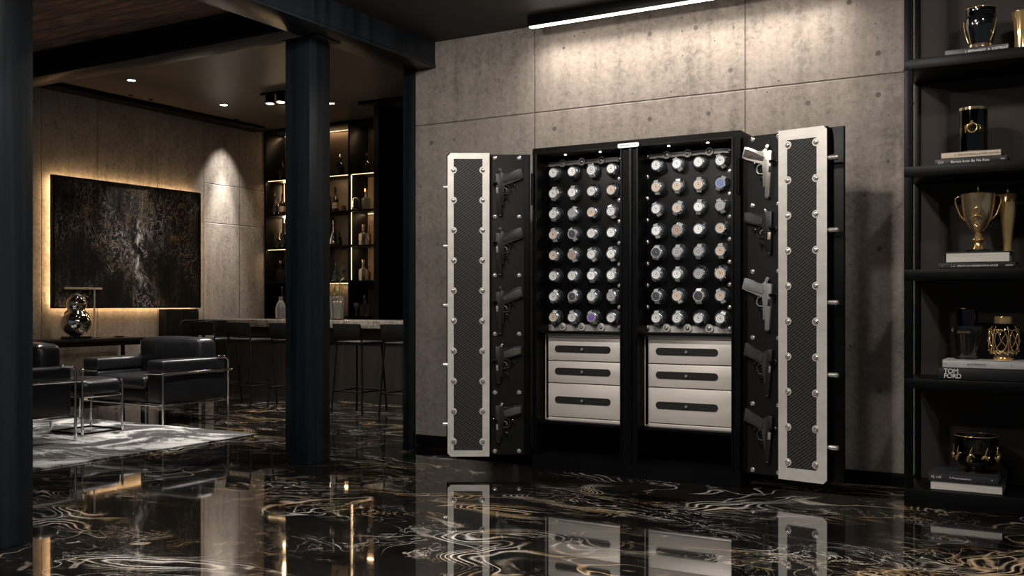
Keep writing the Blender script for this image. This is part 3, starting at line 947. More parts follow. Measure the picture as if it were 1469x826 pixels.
# ------------------------------------------------------------------ doors
def make_door(side, hinge, rz, U):
    """U: gun board u0..u1, panel u0..u1, flange end; front of the door is -Y, u runs away from the hinge"""
    sg = 1 if side == 'right' else -1
    Z0, Z1 = 0.098, 2.195
    d = MB()
    def bx(m, u0, u1, y0, y1, z0, z1, bev=0.0):
        m.box(min(sg * u0, sg * u1), max(sg * u0, sg * u1), y0, y1, z0, z1, bev)
    bx(d, 0.015, U['end'], 0.05, 0.075, Z0, Z1, 0.003)          # outer skin
    bx(d, U['gun'][0] - 0.035, U['panel'][1] - 0.004, 0.004, 0.05, Z0 + 0.006, Z1 - 0.006, 0.003)
    door = d.build('safe_door', M['black_paint'], safe)
    door.location = (hinge[0] + 2.57, hinge[1] - SF, 0)
    door.rotation_euler = (0, 0, rz)
    door['label'] = side + ' safe door swung wide open'
    g = MB(); bx(g, U['gun'][0], U['gun'][1] + 0.01, -0.004, 0.004, Z0 + 0.008, Z1 - 0.012, 0.0015)
    g.build('gun_board', M['gun_board'], door)
    # raised steel frame with carbon inlay
    p0, p1 = U['panel']
    PY = -0.040
    ch = 0.022
    zt, zb = Z1 - 0.003, Z0 + 0.0
    fw0, fw1, ft, fb = U['fw']
    rim = MB(); bx(rim, p0 + 0.002, p1 - 0.002, PY + 0.006, 0.004, zb + 0.002, zt - 0.002, 0.002)
    rim.build('panel_box', M['black_paint'], door)
    def P(u, z): return (sg * u, z)
    outer = [(p0, zb), (p1 - ch, zb), (p1, zb + ch), (p1, zt - ch), (p1 - ch, zt), (p0, zt)]
    inner = [(p0 + fw0, zb + fb), (p1 - fw1 - 0.001, zb + fb), (p1 - fw1, zb + fb + 0.001), (p1 - fw1, zt - ft - 0.001), (p1 - fw1 - 0.001, zt - ft), (p0 + fw0, zt - ft)]
    m = MB()
    ring = []
    for (yy) in (PY, PY + 0.006):
        ring.append(([m.bm.verts.new((sg * u, yy, z)) for u, z in outer], [m.bm.verts.new((sg * u, yy, z)) for u, z in inner]))
    nn = 6
    for i in range(nn):
        j = (i + 1) % nn
        (o0, i0), (o1, i1) = ring
        m.bm.faces.new((o0[i], o0[j], i0[j], i0[i]))
        m.bm.faces.new((o1[i], i1[i], i1[j], o1[j]))
        m.bm.faces.new((o0[i], o1[i], o1[j], o0[j]))
        m.bm.faces.new((i0[i], i0[j], i1[j], i1[i]))
    m.build('steel_frame', M['steel'], door, 20)
    q = MB(); bx(q, p0 + fw0 - 0.002, p1 - fw1 + 0.002, PY + 0.003, PY + 0.008, zb + fb - 0.002, zt - ft + 0.002)
    q.build('carbon_panel', M['carbon'], door, 0)
    for z in U['fz']:
        for u in (p0 + fw0 + U['so'], p1 - fw1 - U['so']):
            put('washer', WM, door, (sg * u, PY + 0.0015, z), 0.86)
            put('screw', SM, door, (sg * u, PY - 0.001, z), 1.0)
    for z in U['gz']:
        for u in (U['gun'][0] + 0.034, U['gun'][1] - 0.012 if side == 'right' else U['gun'][1] - 0.035):
            put('screw', SM, door, (sg * u, -0.004, z), 1.02)
    for z in U['bz']:
        bolt = MB()
        bolt.cyl((sg * (p1 - 0.01), -0.012, z), (sg * (p1 + U['bl']), -0.012, z), 0.0155, seg=18)
        bolt.cyl((sg * (p1 + U['bl']), -0.012, z), (sg * (p1 + U['bl'] + 0.006), -0.012, z), 0.0155, 0.011, 18)
        bolt.build('locking_bolt', M['screw'], door)
    return door, sg

def zr(y, d=6.01): return 1.15 + (436 - y) * d / 1409
RU = dict(gun=(0.083, 0.299), panel=(0.302, 0.603), end=0.669, fw=(0.055, 0.062, 0.062, 0.072), so=0.004, bl=0.052,
          fz=[zr(210 + (661 - 210) * i / 9, 5.93) for i in range(10)], gz=[zr(198 + (676 - 198) * i / 5) for i in range(6)],
          bz=[zr(y, 5.85) for y in (230, 332, 434, 536, 638)])
LU = dict(gun=(0.060, 0.297), panel=(0.299, 0.588), end=0.602, fw=(0.048, 0.042, 0.040, 0.042), so=-0.002, bl=0.030,
          fz=[zr(245 + (632 - 245) * i / 9, 6.82) for i in range(10)], gz=[zr(227 + (647 - 227) * i / 5, 6.82) for i in range(6)],
          bz=[zr(y, 6.82) for y in (269, 353.5, 438, 523, 608)])
RH, LH = (-1.86, 6.02), (-3.286, 5.978)
rdoor, _ = make_door('right', RH, R(-10), RU)
ldoor, _ = make_door('left', LH, R(30), LU)

# ------------------------------------------------------------------ pistols hung muzzle-down on pegs
def pistol(style, sg, mx, mz, mats, label, door, hinge, rz, u0, zc, group, port=None, tall=1.0):
    """outlines in tracing units: x towards the slide, y down; origin at (260, 400)"""
    body, slide_m, grip_m = mats
    ca_, sa_ = math.cos(rz), math.sin(rz)
    lx = sg * u0
    loc = (hinge[0] + ca_ * lx, hinge[1] + sa_ * lx, zc)
    t = thing('pistol', label, 'pistol', loc, rz, group)
    def T(pts): return [(sg * (x - 260) * mx, -(y - 400) * mz) for x, y in pts]
    def V(x, y, yy): return (sg * (x - 260) * mx, yy, -(y - 400) * mz)
    if style == 'hammer':
        slide = [(372, 186), (437, 196), (432, 345), (426, 470), (407, 768), (352, 768), (360, 470), (366, 345)]
        frame = [(60, 252), (95, 116), (132, 120), (215, 156), (262, 188), (318, 196), (350, 160), (374, 184), (368, 345), (362, 470), (352, 640), (326, 636), (328, 480), (322, 352), (240, 332), (220, 312), (130, 282)]
        panel = [(84, 238), (104, 148), (150, 158), (250, 212), (342, 268), (326, 318), (240, 292), (150, 270)]
        ham = [(343, 168), (352, 130), (372, 106), (402, 124), (388, 150), (374, 190), (352, 186)]
        guard = [(322, 352), (262, 360), (245, 395), (245, 440), (268, 468), (326, 472)]
    elif style == 'compact':
        slide = [(374, 122), (440, 124), (437, 330), (432, 632), (372, 632), (372, 330)]
        frame = [(84, 240), (88, 116), (185, 124), (290, 158), (340, 150), (374, 132), (376, 560), (345, 560), (338, 380), (322, 300), (250, 284), (160, 258)]
        panel = [(100, 225), (104, 140), (190, 148), (285, 180), (330, 200), (318, 280), (250, 268), (165, 242)]
        ham = [(348, 134), (334, 92), (352, 84), (372, 112), (384, 132)]
        guard = [(322, 310), (262, 318), (245, 350), (247, 400), (270, 430), (336, 436)]
    else:
        slide = [(386, 174), (448, 184), (436, 330), (426, 470), (406, 748), (350, 748), (362, 470), (374, 330)]
        frame = [(82, 262), (106, 102), (152, 120), (222, 182), (306, 232), (350, 214), (384, 182), (378, 330), (362, 600), (340, 600), (332, 500), (318, 372), (240, 322), (150, 284)]
        panel = [(98, 252), (116, 130), (156, 146), (226, 206), (300, 254), (330, 262), (318, 345), (240, 300), (150, 264)]
        ham = None
        guard = [(318, 362), (266, 370), (248, 400), (252, 450), (272, 486), (330, 492)]
    fr = MB().prism(T(frame), -0.030, -0.010, 0.0022).build('frame', body, t)
    sl = MB().prism(T(slide), -0.034, -0.006, 0.003).build('slide', slide_m, t)
    MB().prism(T(panel), -0.0345, -0.0055, 0.002).build('grip', grip_m, fr)
    if ham:
        MB().prism(T(ham), -0.025, -0.015, 0.0015).build('hammer', M['gun_silver'] if slide_m is M['gun_black'] and style == 'compact' else slide_m, t)
    MB().tube([V(x, y, -0.020) for x, y in guard], 0.0042, 8).build('trigger_guard', body, fr)
    gx = sum(p[0] for p in guard) / len(guard); gy = sum(p[1] for p in guard) / len(guard)
    MB().tube([V(322, gy - 30, -0.020), V(296, gy - 18, -0.020), V(284, gy + 6, -0.020), V(290, gy + 22, -0.020)], 0.0032, 8).build('trigger', M['gun_black'] if body is not M['gun_black'] else M['gun_grey'], fr)
    mu = slide[len(slide) // 2]
    bx_, by_ = (slide[3][0] + slide[4][0]) / 2 if len(slide) == 6 else (slide[4][0] + slide[5][0]) / 2, (slide[4][1] if len(slide) == 8 else slide[3][1])
    MB().cyl(V(bx_ - 2, by_ - 10, -0.020), V(bx_ - 3, by_ + 12, -0.020), 0.009, seg=14).build('barrel', M['gun_silver'] if slide_m is M['gun_silver'] or port is M['gun_silver'] else M['gun_grey'], sl)
    if port:
        MB().prism(T([(394, 380), (430, 382), (424, 470), (388, 468)]), -0.0352, -0.030, 0.001).build('ejection_port', port, sl)
    else:
        MB().prism(T([(404, 385), (430, 388), (426, 466), (400, 466)]), -0.0349, -0.030, 0.001).build('ejection_port', M['gun_black'] if slide_m is not M['gun_black'] else M['gun_grey'], sl)
    for j in range(6):
        y = (200 if style != 'compact' else 140) + j * 13
        x0 = 380 if style != 'polymer' else 388
    # the pegs that carry it belong to the door
    dl = Vector((lx, 0, zc))
    for (px, py, r) in ((205, 342, 0.0085), (290, 522, 0.0085), (418, 332, 0.0085)):
        a = V(px, py, 0)
        dx = 26 if px < 400 else 44
        e = V(px + (dx if px < 400 else 44), py, 0)
        peg = MB()
        peg.tube([(a[0] + lx, 0.0, a[2] + zc), (a[0] + lx, -0.020, a[2] + zc), ((a[0] + e[0]) / 2 + lx, -0.044, a[2] + zc)] if px < 400 else
                 [(e[0] + lx, 0.0, e[2] + zc), (e[0] + lx, -0.038, e[2] + zc), (a[0] + lx, -0.046, a[2] + zc)], r, 10)
        pg = peg.build('peg', M['black_paint'], door)
        qq = a if px < 400 else e
        MB().tube([(qq[0] + lx + 0.0092 * math.cos(a_), -0.012, qq[2] + zc + 0.0092 * math.sin(a_)) for a_ in [2 * math.pi * i / 14 for i in range(14)]], 0.0022, 6, True).build('peg_ring', M['chrome'], pg)
    return t
mx, mz = 0.000529, 0.000491
def ug(x): return 0.083 + ((1060 + x / 8.69) - 1073) / 47 * 0.216
RS = [('hammer', (M['gun_silver'], M['gun_silver'], M['grip_dark']), 'stainless silver pistol with dark grip, topmost on the right safe door', None, 195),
      ('compact', (M['gun_black'], M['gun_black'], M['gun_polymer']), 'compact black pistol with a tan port, second down on the right safe door', M['tan'], 290),
      ('hammer', (M['gun_grey'], M['gun_grey'], M['gun_grey']), 'matte grey pistol with grey grip, middle one on the right safe door', M['gun_black'], 385),
      ('polymer', (M['gun_polymer'], M['gun_black'], M['gun_polymer']), 'plain all black pistol, fourth down on the right safe door', None, 480),
      ('polymer', (M['gun_polymer'], M['gun_black'], M['gun_polymer']), 'black pistol with silver port, lowest on the right safe door', M['gun_silver'], 575)]
for st_, mats, lab, port, oy in RS:
    pistol(st_, 1, mx, mz, mats, lab, rdoor, RH, R(-10), ug(260), zr(oy + 400 / 8.69), 'pistols on the safe doors', port)
LS = [('hammer', (M['gun_black'], M['gun_black'], M['gun_polymer']), 'black pistol with exposed hammer, topmost on the left safe door'),
      ('hammer', (M['gun_black'], M['gun_black'], M['gun_polymer']), 'black pistol, second down on the left safe door'),
      ('hammer', (M['gun_black'], M['gun_black'], M['grip_olive']), 'black pistol, middle one on the left safe door'),
      ('compact', (M['gun_black'], M['gun_black'], M['grip_olive']), 'black pistol with charcoal grip, fourth down on the left safe door'),
      ('compact', (M['gun_black'], M['gun_black'], M['grip_olive']), 'black pistol with charcoal grip, lowest on the left safe door')]
for i, (st_, mats, lab) in enumerate(LS):
    pistol(st_, -1, 0.00052, 0.00049, mats, lab, ldoor, LH, R(30), 0.165, zr(271 + 84.5 * i, 6.82), 'pistols on the safe doors', None)

# ------------------------------------------------------------------ bookshelf on the right
bs = thing('bookshelf', 'tall black steel bookshelf with suede back panel against the concrete wall', 'bookshelf', (-0.865, 5.97, 0))
BX, BW, BD = 0.0, 1.75, 0.44
for (x, y) in ((0, 0), (0, BD - 0.03), (BW - 0.05, 0), (BW - 0.05, BD - 0.03)):
    MB().box(x, x + (0.045 if y == 0 else 0.03), y, y + (0.045 if y == 0 else 0.03), 0.0, 3.16, 0.003).build('post', M['black_paint'], bs)
MB().box(0.03, BW - 0.03, BD - 0.012, BD, 0.10, 3.16).build('back_panel', M['shelf_back'], bs, 0)
for (z0, z1) in ((2.48, 2.54), (1.872, 1.93), (1.287, 1.345), (0.672, 0.725), (0.0, 0.10), (3.10, 3.16)):
    MB().box(0.0, BW, -0.004, BD - 0.012, z0, z1, 0.003).build('shelf_board', M['black_paint'], bs)

def book(name, x0, x1, y0, depth, z, h, cover, label, group, rz=0.0, spine=True, page=None, txt=None):
    t = thing(name, label, 'book', ((x0 + x1) / 2, y0 + depth / 2, z), rz, group)
    w2, d2 = (x1 - x0) / 2, depth / 2
    c = 0.0035
    cv = MB()
    cv.box(-w2, w2, -d2, d2, 0, c, 0.001).box(-w2, w2, -d2, d2, h - c, h, 0.001)
    if spine:
        cv.box(-w2, w2, -d2, -d2 + c, 0, h, 0.001)
    else:
        cv.box(-w2, w2, d2 - c, d2, 0, h, 0.001)
    cv.build('cover', cover, t)
    MB().box(-w2 + 0.006, w2 - 0.006, -d2 + (c if spine else 0.005), d2 - 0.006, c, h - c).build('pages', page or M['paper'], t, 0)
    for (s, size, x, mat, kw) in (txt or []):
        text_part('title', s, size, mat, t, (x - (x0 + x1) / 2, -d2 - 0.0006, kw.pop('dz', h / 2 - size * 0.34)), (R(90), 0, 0), 0.0004, **kw)
    return t
G = 'books on the black shelf'
book('book', -0.655, -0.335, 6.02, 0.26, 2.5405, 0.040, M['book_slate'], 'slim slate book on the top shelf under the black vase', G, txt=[('J. BERNARDO  A  CASTELLO', 0.017, -0.55, M['white_ink'], dict(spacing=1.0))])
book('book', -0.708, -0.340, 6.02, 0.27, 1.9305, 0.038, M['book_black'], 'black book with gold lettering, lower of two under the gold jar', G, txt=[('EIA', 0.022, -0.692, M['cream'], {}), ('Bertos bron By Ne Kos:', 0.020, -0.625, M['white_ink'], {}), ('THIS', 0.011, -0.375, M['white_ink'], {})])
book('book', -0.675, -0.372, 6.02, 0.25, 1.9685, 0.034, M['cream'], 'cream book lying under the gold banded jar', G, txt=[('F. THE NOMENCLATURE', 0.015, -0.605, M['ink'], {}), ('Vince Albert', 0.011, -0.435, M['ink'], {})])
book('book', -0.688, -0.300, 6.02, 0.28, 1.3455, 0.036, M['book_black'], 'black book, lower of two under the gold trophy cup', G, txt=[('a', 0.012, -0.672, M['white_ink'], {}), ('L ux   JONATHAN GENERATIONS HOUSE', 0.013, -0.625, M['white_ink'], {}), ('AURUM', 0.011, -0.35, M['white_ink'], {})])
book('book', -0.655, -0.325, 6.02, 0.26, 1.3815, 0.060, M['book_black'], 'thick black book showing pale page edges under the trophy cup', G, spine=False)
book('book', -0.690, -0.200, 6.02, 0.28, 0.7255, 0.066, M['book_black'], 'thick black book with big white letters on its spine', G, txt=[('TOM\nFORD', 0.0365, -0.662, M['white_ink'], dict(line=0.74, spacing=0.92, dz=0.0355))])
book('book', -0.668, -0.200, 6.02, 0.26, 0.7915, 0.044, M['book_silver'], 'silver book lying on the black one with white letters', G, txt=[('KACHESSTINA', 0.014, -0.54, M['ink'], dict(spacing=1.05)), ('Re', 0.010, -0.655, M['ink'], {}), ('o', 0.014, -0.325, M['ink'], {})])
book('book', -0.735, -0.360, 6.01, 0.28, 0.1005, 0.052, M['book_slate'], 'book with pale page edges, lower of two under the gilt bowl', G, spine=False)
book('book', -0.742, -0.385, 6.01, 0.27, 0.1525, 0.044, M['book_slate'], 'dark slate book directly under the gilt bowl', G, txt=[('KJ  roll', 0.018, -0.725, M['white_ink'], {}), ('E PHaustmondorus', 0.014, -0.63, M['white_ink'], {}), ('*', 0.02, -0.42, M['white_ink'], {})])

# S1: black vase with gold collar and dancing gold ribbons; gold vase
t = thing('vase', 'glossy black vase with gold rim and foot on the top shelf', 'vase', (-0.482, 6.15, 2.58))
MB().lathe([(0, 0.035), (0.060, 0.035), (0.066, 0.06), (0.078, 0.11), (0.084, 0.16), (0.082, 0.185), (0.074, 0.20), (0.070, 0.195), (0.072, 0.17), (0.064, 0.09), (0, 0.05)], seg=32).build('body', M['black_gloss'], t)
MB().lathe([(0.074, 0.195), (0.077, 0.205), (0.078, 0.238), (0.072, 0.240), (0.070, 0.200)], seg=32).build('collar', M['black_mirror'], t)
MB().tube([(0.0775 * math.cos(a), 0.0775 * math.sin(a), 0.239) for a in [2 * math.pi * i / 28 for i in range(28)]], 0.0035, 8, True).build('rim', M['gold'], t)
MB().lathe([(0, 0), (0.070, 0.0), (0.071, 0.006), (0.064, 0.036), (0.058, 0.038), (0, 0.038)], seg=32).build('foot', M['pale_gold'], t)
for a0 in (-2.6, -0.75):
    rb = MB()
    rb.tube([((0.070 + 0.016 * math.sin(min(1, i / 6) * 1.6)) * math.cos(a0 + i * 0.05 * (1 if a0 > -1 else -1)), (0.070 + 0.016 * math.sin(min(1, i / 6) * 1.6)) * math.sin(a0 + i * 0.05 * (1 if a0 > -1 else -1)), 0.045 + i * 0.016) for i in range(9)], 0.004, 8)
    rb.build('gold_ribbon', M['gold'], t)
t = thing('vase', 'slim polished gold vase beside the slate book on the top shelf', 'vase', (-0.275, 6.17, 2.541))
MB().lathe([(0, 0), (0.042, 0.0), (0.040, 0.02), (0.038, 0.09), (0.044, 0.17), (0.055, 0.235), (0.052, 0.237), (0.046, 0.225), (0.034, 0.10), (0, 0.03)], seg=28).build('body', M['gold'], t)
MB().tube([(0.054 * math.cos(a), 0.054 * math.sin(a), 0.236) for a in [2 * math.pi * i / 24 for i in range(24)]], 0.003, 8, True).build('rim', M['pale_gold'], t)

# S2: gold-black cylinder with medallion
t = thing('jar', 'gold and black cylindrical jar with a round medallion on the second shelf', 'jar', (-0.521, 6.15, 2.002))
MB().lathe([(0, 0.01), (0.074, 0.01), (0.075, 0.02), (0.075, 0.252), (0.072, 0.254), (0.07, 0.25), (0.07, 0.03), (0, 0.025)], seg=40).build('body', M['black_mirror'], t)
for (z0, z1, r_) in ((0.0, 0.014, 0.077), (0.243, 0.262, 0.077), (0.112, 0.150, 0.0762)):
    MB().lathe([(r_ - 0.006, z0), (r_, z0 + 0.002), (r_, z1 - 0.002), (r_ - 0.006, z1)], seg=40).build('gold_band', M['gold_dark'] if z0 > 0.1 and z0 < 0.2 else M['pale_gold'], t)
md = MB().tube([(0.026 * math.cos(a) - 0.0, -0.080, 0.140 + 0.026 * math.sin(a)) for a in [2 * math.pi * i / 24 for i in range(24)]], 0.0042, 8, True).build('medallion', M['gold'], t)
MB().lathe([(0, 0.006), (0.022, 0.004), (0.023, 0.0), (0, 0.0)], (0, -0.0765, 0.140), 20, axis='Y').build('medallion_face', M['gold_dark'], md)
MB().sphere((0, -0.080, 0.174), 0.007, 10, 8).build('medallion_finial', M['gold'], md)
MB().tube([(-0.034, -0.071, 0.115), (-0.036, -0.071, 0.150), (-0.033, -0.072, 0.157)], 0.003, 8).build('gold_bracket', M['gold'], t)
MB().tube([(0.030, -0.072, 0.155), (0.040, -0.069, 0.152), (0.041, -0.069, 0.132), (0.036, -0.070, 0.128)], 0.003, 8).build('gold_bracket', M['gold'], t)

# S3: trophy cup and tall fluted gold trophy
t = thing('trophy_cup', 'two handled gold trophy cup standing on books on the third shelf', 'trophy', (-0.496, 6.15, 1.441))
MB().lathe([(0, 0.115), (0.030, 0.120), (0.054, 0.150), (0.074, 0.200), (0.085, 0.26), (0.091, 0.325), (0.094, 0.332), (0.088, 0.332), (0.080, 0.26), (0.065, 0.19), (0.03, 0.14), (0, 0.13)], seg=36).build('bowl', M['pale_gold'], t)
MB().lathe([(0, 0.018), (0.034, 0.020), (0.024, 0.035), (0.019, 0.055), (0.030, 0.066), (0.033, 0.072), (0.030, 0.080), (0.019, 0.090), (0.018, 0.108), (0.030, 0.120), (0, 0.122)], seg=24).build('stem', M['gold'], t)
MB().lathe([(0, 0), (0.070, 0.0), (0.070, 0.014), (0.050, 0.020), (0, 0.020)], seg=32).build('base', M['black_gloss'], t)
MB().lathe([(0.052, 0.328), (0.05, 0.336), (0.02, 0.346), (0.004, 0.352), (0.0055, 0.358), (0.006, 0.366), (0.003, 0.376), (0, 0.378)], seg=24).build('finial', M['gold'], t)
for s_ in (-1, 1):
    MB().tube([(s_ * 0.082, 0, 0.318), (s_ * 0.102, 0, 0.326), (s_ * 0.118, 0, 0.312), (s_ * 0.118, 0, 0.285), (s_ * 0.106, 0, 0.25), (s_ * 0.094, 0, 0.215), (s_ * 0.078, 0, 0.195), (s_ * 0.066, 0, 0.185)], 0.0048, 8).build('handle', M['gold'], t)
em = MB().tube([(0.014 * math.cos(a), -0.0835 + 0.012 * math.sin(a) * -0.3, 0.232 + 0.02 * math.sin(a)) for a in [2 * math.pi * i / 18 for i in range(18)]], 0.003, 6, True)
em.tube([(-0.03, -0.073, 0.195), (-0.01, -0.079, 0.205), (0.01, -0.079, 0.205), (0.03, -0.073, 0.195)], 0.003, 6)
em.build('emblem', M['gold'], t)
t = thing('trophy', 'tall fluted gold trophy tapering to its foot beside the trophy cup', 'trophy', (-0.350, 6.22, 1.442))
tp = MB()
prof = [(0.022, 0.0), (0.024, 0.005), (0.0205, 0.03), (0.022, 0.075), (0.031, 0.15), (0.043, 0.25), (0.049, 0.325), (0.046, 0.33), (0, 0.33)]
rings = []
for (r_, z) in prof:
    rings.append([tp.bm.verts.new((r_ * (1 + 0.06 * (k % 2)) * math.cos(2 * math.pi * k / 28), r_ * (1 + 0.06 * (k % 2)) * math.sin(2 * math.pi * k / 28), z)) for k in range(28)] if r_ > 0 else [tp.bm.verts.new((0, 0, z))])
for A, B in zip(rings[:-1], rings[1:]):
    for k in range(28):
        tp.bm.faces.new((A[k], A[(k + 1) % 28], B[(k + 1) % 28], B[k]) if len(B) > 1 else (A[k], A[(k + 1) % 28], B[0]))
tp.bm.faces.new(list(reversed(rings[0])))
tp.build('body', M['gold'], t, 60)
MB().lathe([(0.012, 0.330), (0.006, 0.340), (0.0075, 0.352), (0.004, 0.366), (0, 0.368)], seg=14).build('finial', M['pale_gold'], t)
MB().tube([(-0.045, -0.01, 0.31), (-0.062, 0.03, 0.300), (-0.068, 0.03, 0.275), (-0.062, 0.03, 0.235), (-0.045, 0.02, 0.215)], 0.005, 8).build('handle', M['gold'], t)

# S4: black bottle vase with script, gold caged jar
t = thing('vase', 'black glossy bottle shaped vase with pale script on the fourth shelf', 'vase', (-0.555, 6.16, 0.835))
MB().lathe([(0, 0.012), (0.060, 0.012), (0.066, 0.06), (0.078, 0.14), (0.086, 0.182), (0.085, 0.190), (0.062, 0.192), (0, 0.192)], seg=36).build('body', M['black_gloss'], t)
MB().lathe([(0, 0.190), (0.056, 0.190), (0.057, 0.20), (0.058, 0.285), (0.055, 0.288), (0.050, 0.280), (0.049, 0.21), (0, 0.21)], seg=36).build('neck', M['black_mirror'], t)
MB().lathe([(0, 0.0), (0.066, 0.0), (0.066, 0.010), (0.060, 0.013), (0, 0.013)], seg=4 * 9).build('base', M['black_gloss'], t)
MB().lathe([(0.0555, 0.286), (0.0585, 0.287), (0.0575, 0.291), (0.0545, 0.290)], seg=32).build('rim', M['gold_dark'], t)
text_part('script', 'Salomis', 0.024, M['pale_gold'], t, (-0.046, -0.0815, 0.150), (R(97), 0, R(-4)), 0.0008, 0.95, 1.0, 1.0, 'LEFT', 0.35)
MB().tube([(-0.062, -0.058, 0.172), (-0.070, -0.050, 0.178), (-0.073, -0.046, 0.166), (-0.066, -0.054, 0.158)], 0.0022, 6).build('script_flourish', M['gold'], t)
t = thing('jar', 'ornate gold caged jar on the fourth shelf beside the black vase', 'jar', (-0.367, 6.16, 0.835))
MB().lathe([(0, 0.02), (0.050, 0.022), (0.068, 0.055), (0.074, 0.11), (0.070, 0.16), (0.050, 0.192), (0.040, 0.205), (0, 0.205)], seg=32).build('body', M['black_mirror'], t)
MB().lathe([(0, 0), (0.052, 0.0), (0.053, 0.012), (0.044, 0.03), (0, 0.034)], seg=28).build('foot', M['gold'], t)
MB().lathe([(0.040, 0.203), (0.047, 0.206), (0.048, 0.240), (0.046, 0.246), (0.038, 0.246), (0, 0.24)], seg=28).build('lid', M['gold'], t)
def onjar(a, z, e=0.004):
    prof = [(0.050, 0.022), (0.068, 0.055), (0.074, 0.11), (0.070, 0.16), (0.050, 0.192), (0.040, 0.205)]
    for (r0, z0), (r1, z1) in zip(prof[:-1], prof[1:]):
        if z0 <= z <= z1:
            rr = r0 + (r1 - r0) * (z - z0) / (z1 - z0) + e
            return (rr * math.cos(a), rr * math.sin(a), z)
    return (0.05 * math.cos(a), 0.05 * math.sin(a), z)
for q in range(6):
    a0 = -math.pi / 2 + q * math.pi / 3 - 0.12
    cg = MB()
    cg.tube([onjar(a0 + 0.44 * math.cos(i / 20 * 6.283), 0.112 + 0.060 * math.sin(i / 20 * 6.283)) for i in range(20)], 0.0034, 6, True)
    cg.tube([onjar(a0 - 0.3, 0.07), onjar(a0, 0.105), onjar(a0 + 0.33, 0.155)], 0.0024, 6)
    cg.tube([onjar(a0 + 0.33, 0.08), onjar(a0, 0.115), onjar(a0 - 0.25, 0.165)], 0.0024, 6)
    cg.tube([onjar(a0 + 0.52, 0.03 + 0.16 * i / 8, 0.006) for i in range(9)], 0.0032, 6)
    cg.build('gold_cage', M['gold'], t)
    kn = MB()
    for zz in (0.055, 0.11, 0.172):
        kn.sphere(onjar(a0 + 0.52, zz, 0.008), 0.0065, 8, 6)
    kn.build('gold_knob', M['gold'], t)
MB().tube([(0.078 * math.cos(a), 0.078 * math.sin(a), 0.170 + 0.003 * math.sin(9 * a)) for a in [2 * math.pi * i / 60 for i in range(60)]], 0.0028, 6, True).build('gold_ring', M['gold'], t)
MB().tube([(0.066 * math.cos(a), 0.066 * math.sin(a), 0.046 + 0.006 * math.sin(11 * a)) for a in [2 * math.pi * i / 80 for i in range(80)]], 0.006, 6, True).build('gold_ring', M['gold'], t)

# S5: gilt bowl with relief
t = thing('bowl', 'dark gilt bowl with relief on two books on the lowest shelf', 'bowl', (-0.505, 6.15, 0.196))
bw = MB()
prof = [(0.0, 0.022), (0.050, 0.024), (0.090, 0.045), (0.112, 0.085), (0.116, 0.13), (0.113, 0.19), (0.117, 0.208), (0.113, 0.210), (0.108, 0.19), (0.110, 0.13), (0.104, 0.09), (0.08, 0.055), (0.0, 0.04)]
bw.lathe(prof, seg=48)
for v in bw.bm.verts:
    z = v.co.z
    if 0.03 < z < 0.15:
        a = math.atan2(v.co.y, v.co.x)
        k = 1 + 0.035 * math.sin(7 * a + 20 * z) * math.sin((z - 0.03) / 0.12 * math.pi)
        v.co.x *= k; v.co.y *= k
bw.build('body', M['black_mirror'], t, 60)
MB().lathe([(0, 0), (0.055, 0.0), (0.056, 0.008), (0.046, 0.018), (0.05, 0.026), (0, 0.026)], seg=32).build('foot', M['gold_dark'], t)
MB().tube([(0.115 * math.cos(a), 0.115 * math.sin(a), 0.209) for a in [2 * math.pi * i / 40 for i in range(40)]], 0.0026, 8, True).build('rim', M['gold'], t)
rl = random.Random(11)
for q in range(9):
    a0 = 2 * math.pi * q / 9 + 0.15
    lf = MB()
    lf.tube([((0.112 + 0.008 * math.sin(i / 7 * 3.14)) * math.cos(a0 + 0.055 * i), (0.112 + 0.008 * math.sin(i / 7 * 3.14)) * math.sin(a0 + 0.055 * i), 0.066 + 0.032 * abs(math.sin(i * 0.45 + q)) + 0.003 * i) for i in range(8)],
            [0.003, 0.007, 0.009, 0.0095, 0.009, 0.007, 0.005, 0.003], 7)
    lf.tube([(0.117 * math.cos(a0 + 0.16 + 0.03 * i), 0.117 * math.sin(a0 + 0.16 + 0.03 * i), 0.112 + 0.011 * i) for i in range(5)], [0.0035, 0.0045, 0.004, 0.003, 0.0015], 7)
    lf.build('gilt_leaf', M['gold'], t)

# ------------------------------------------------------------------ bar and back bar
bar = thing('bar_counter', 'long dark bar counter with a pale stone top in the lounge', 'bar', (-7.4, 9.35, 0))
MB().box(-2.3, 2.37, -0.25, 0.25, 0.0, 0.868).build('bar_front', M['bar_front'], bar, 0)
MB().box(-2.37, 2.38, -0.40, 0.35, 0.868, 0.956, 0.004).build('stone_top', M['stone'], bar)

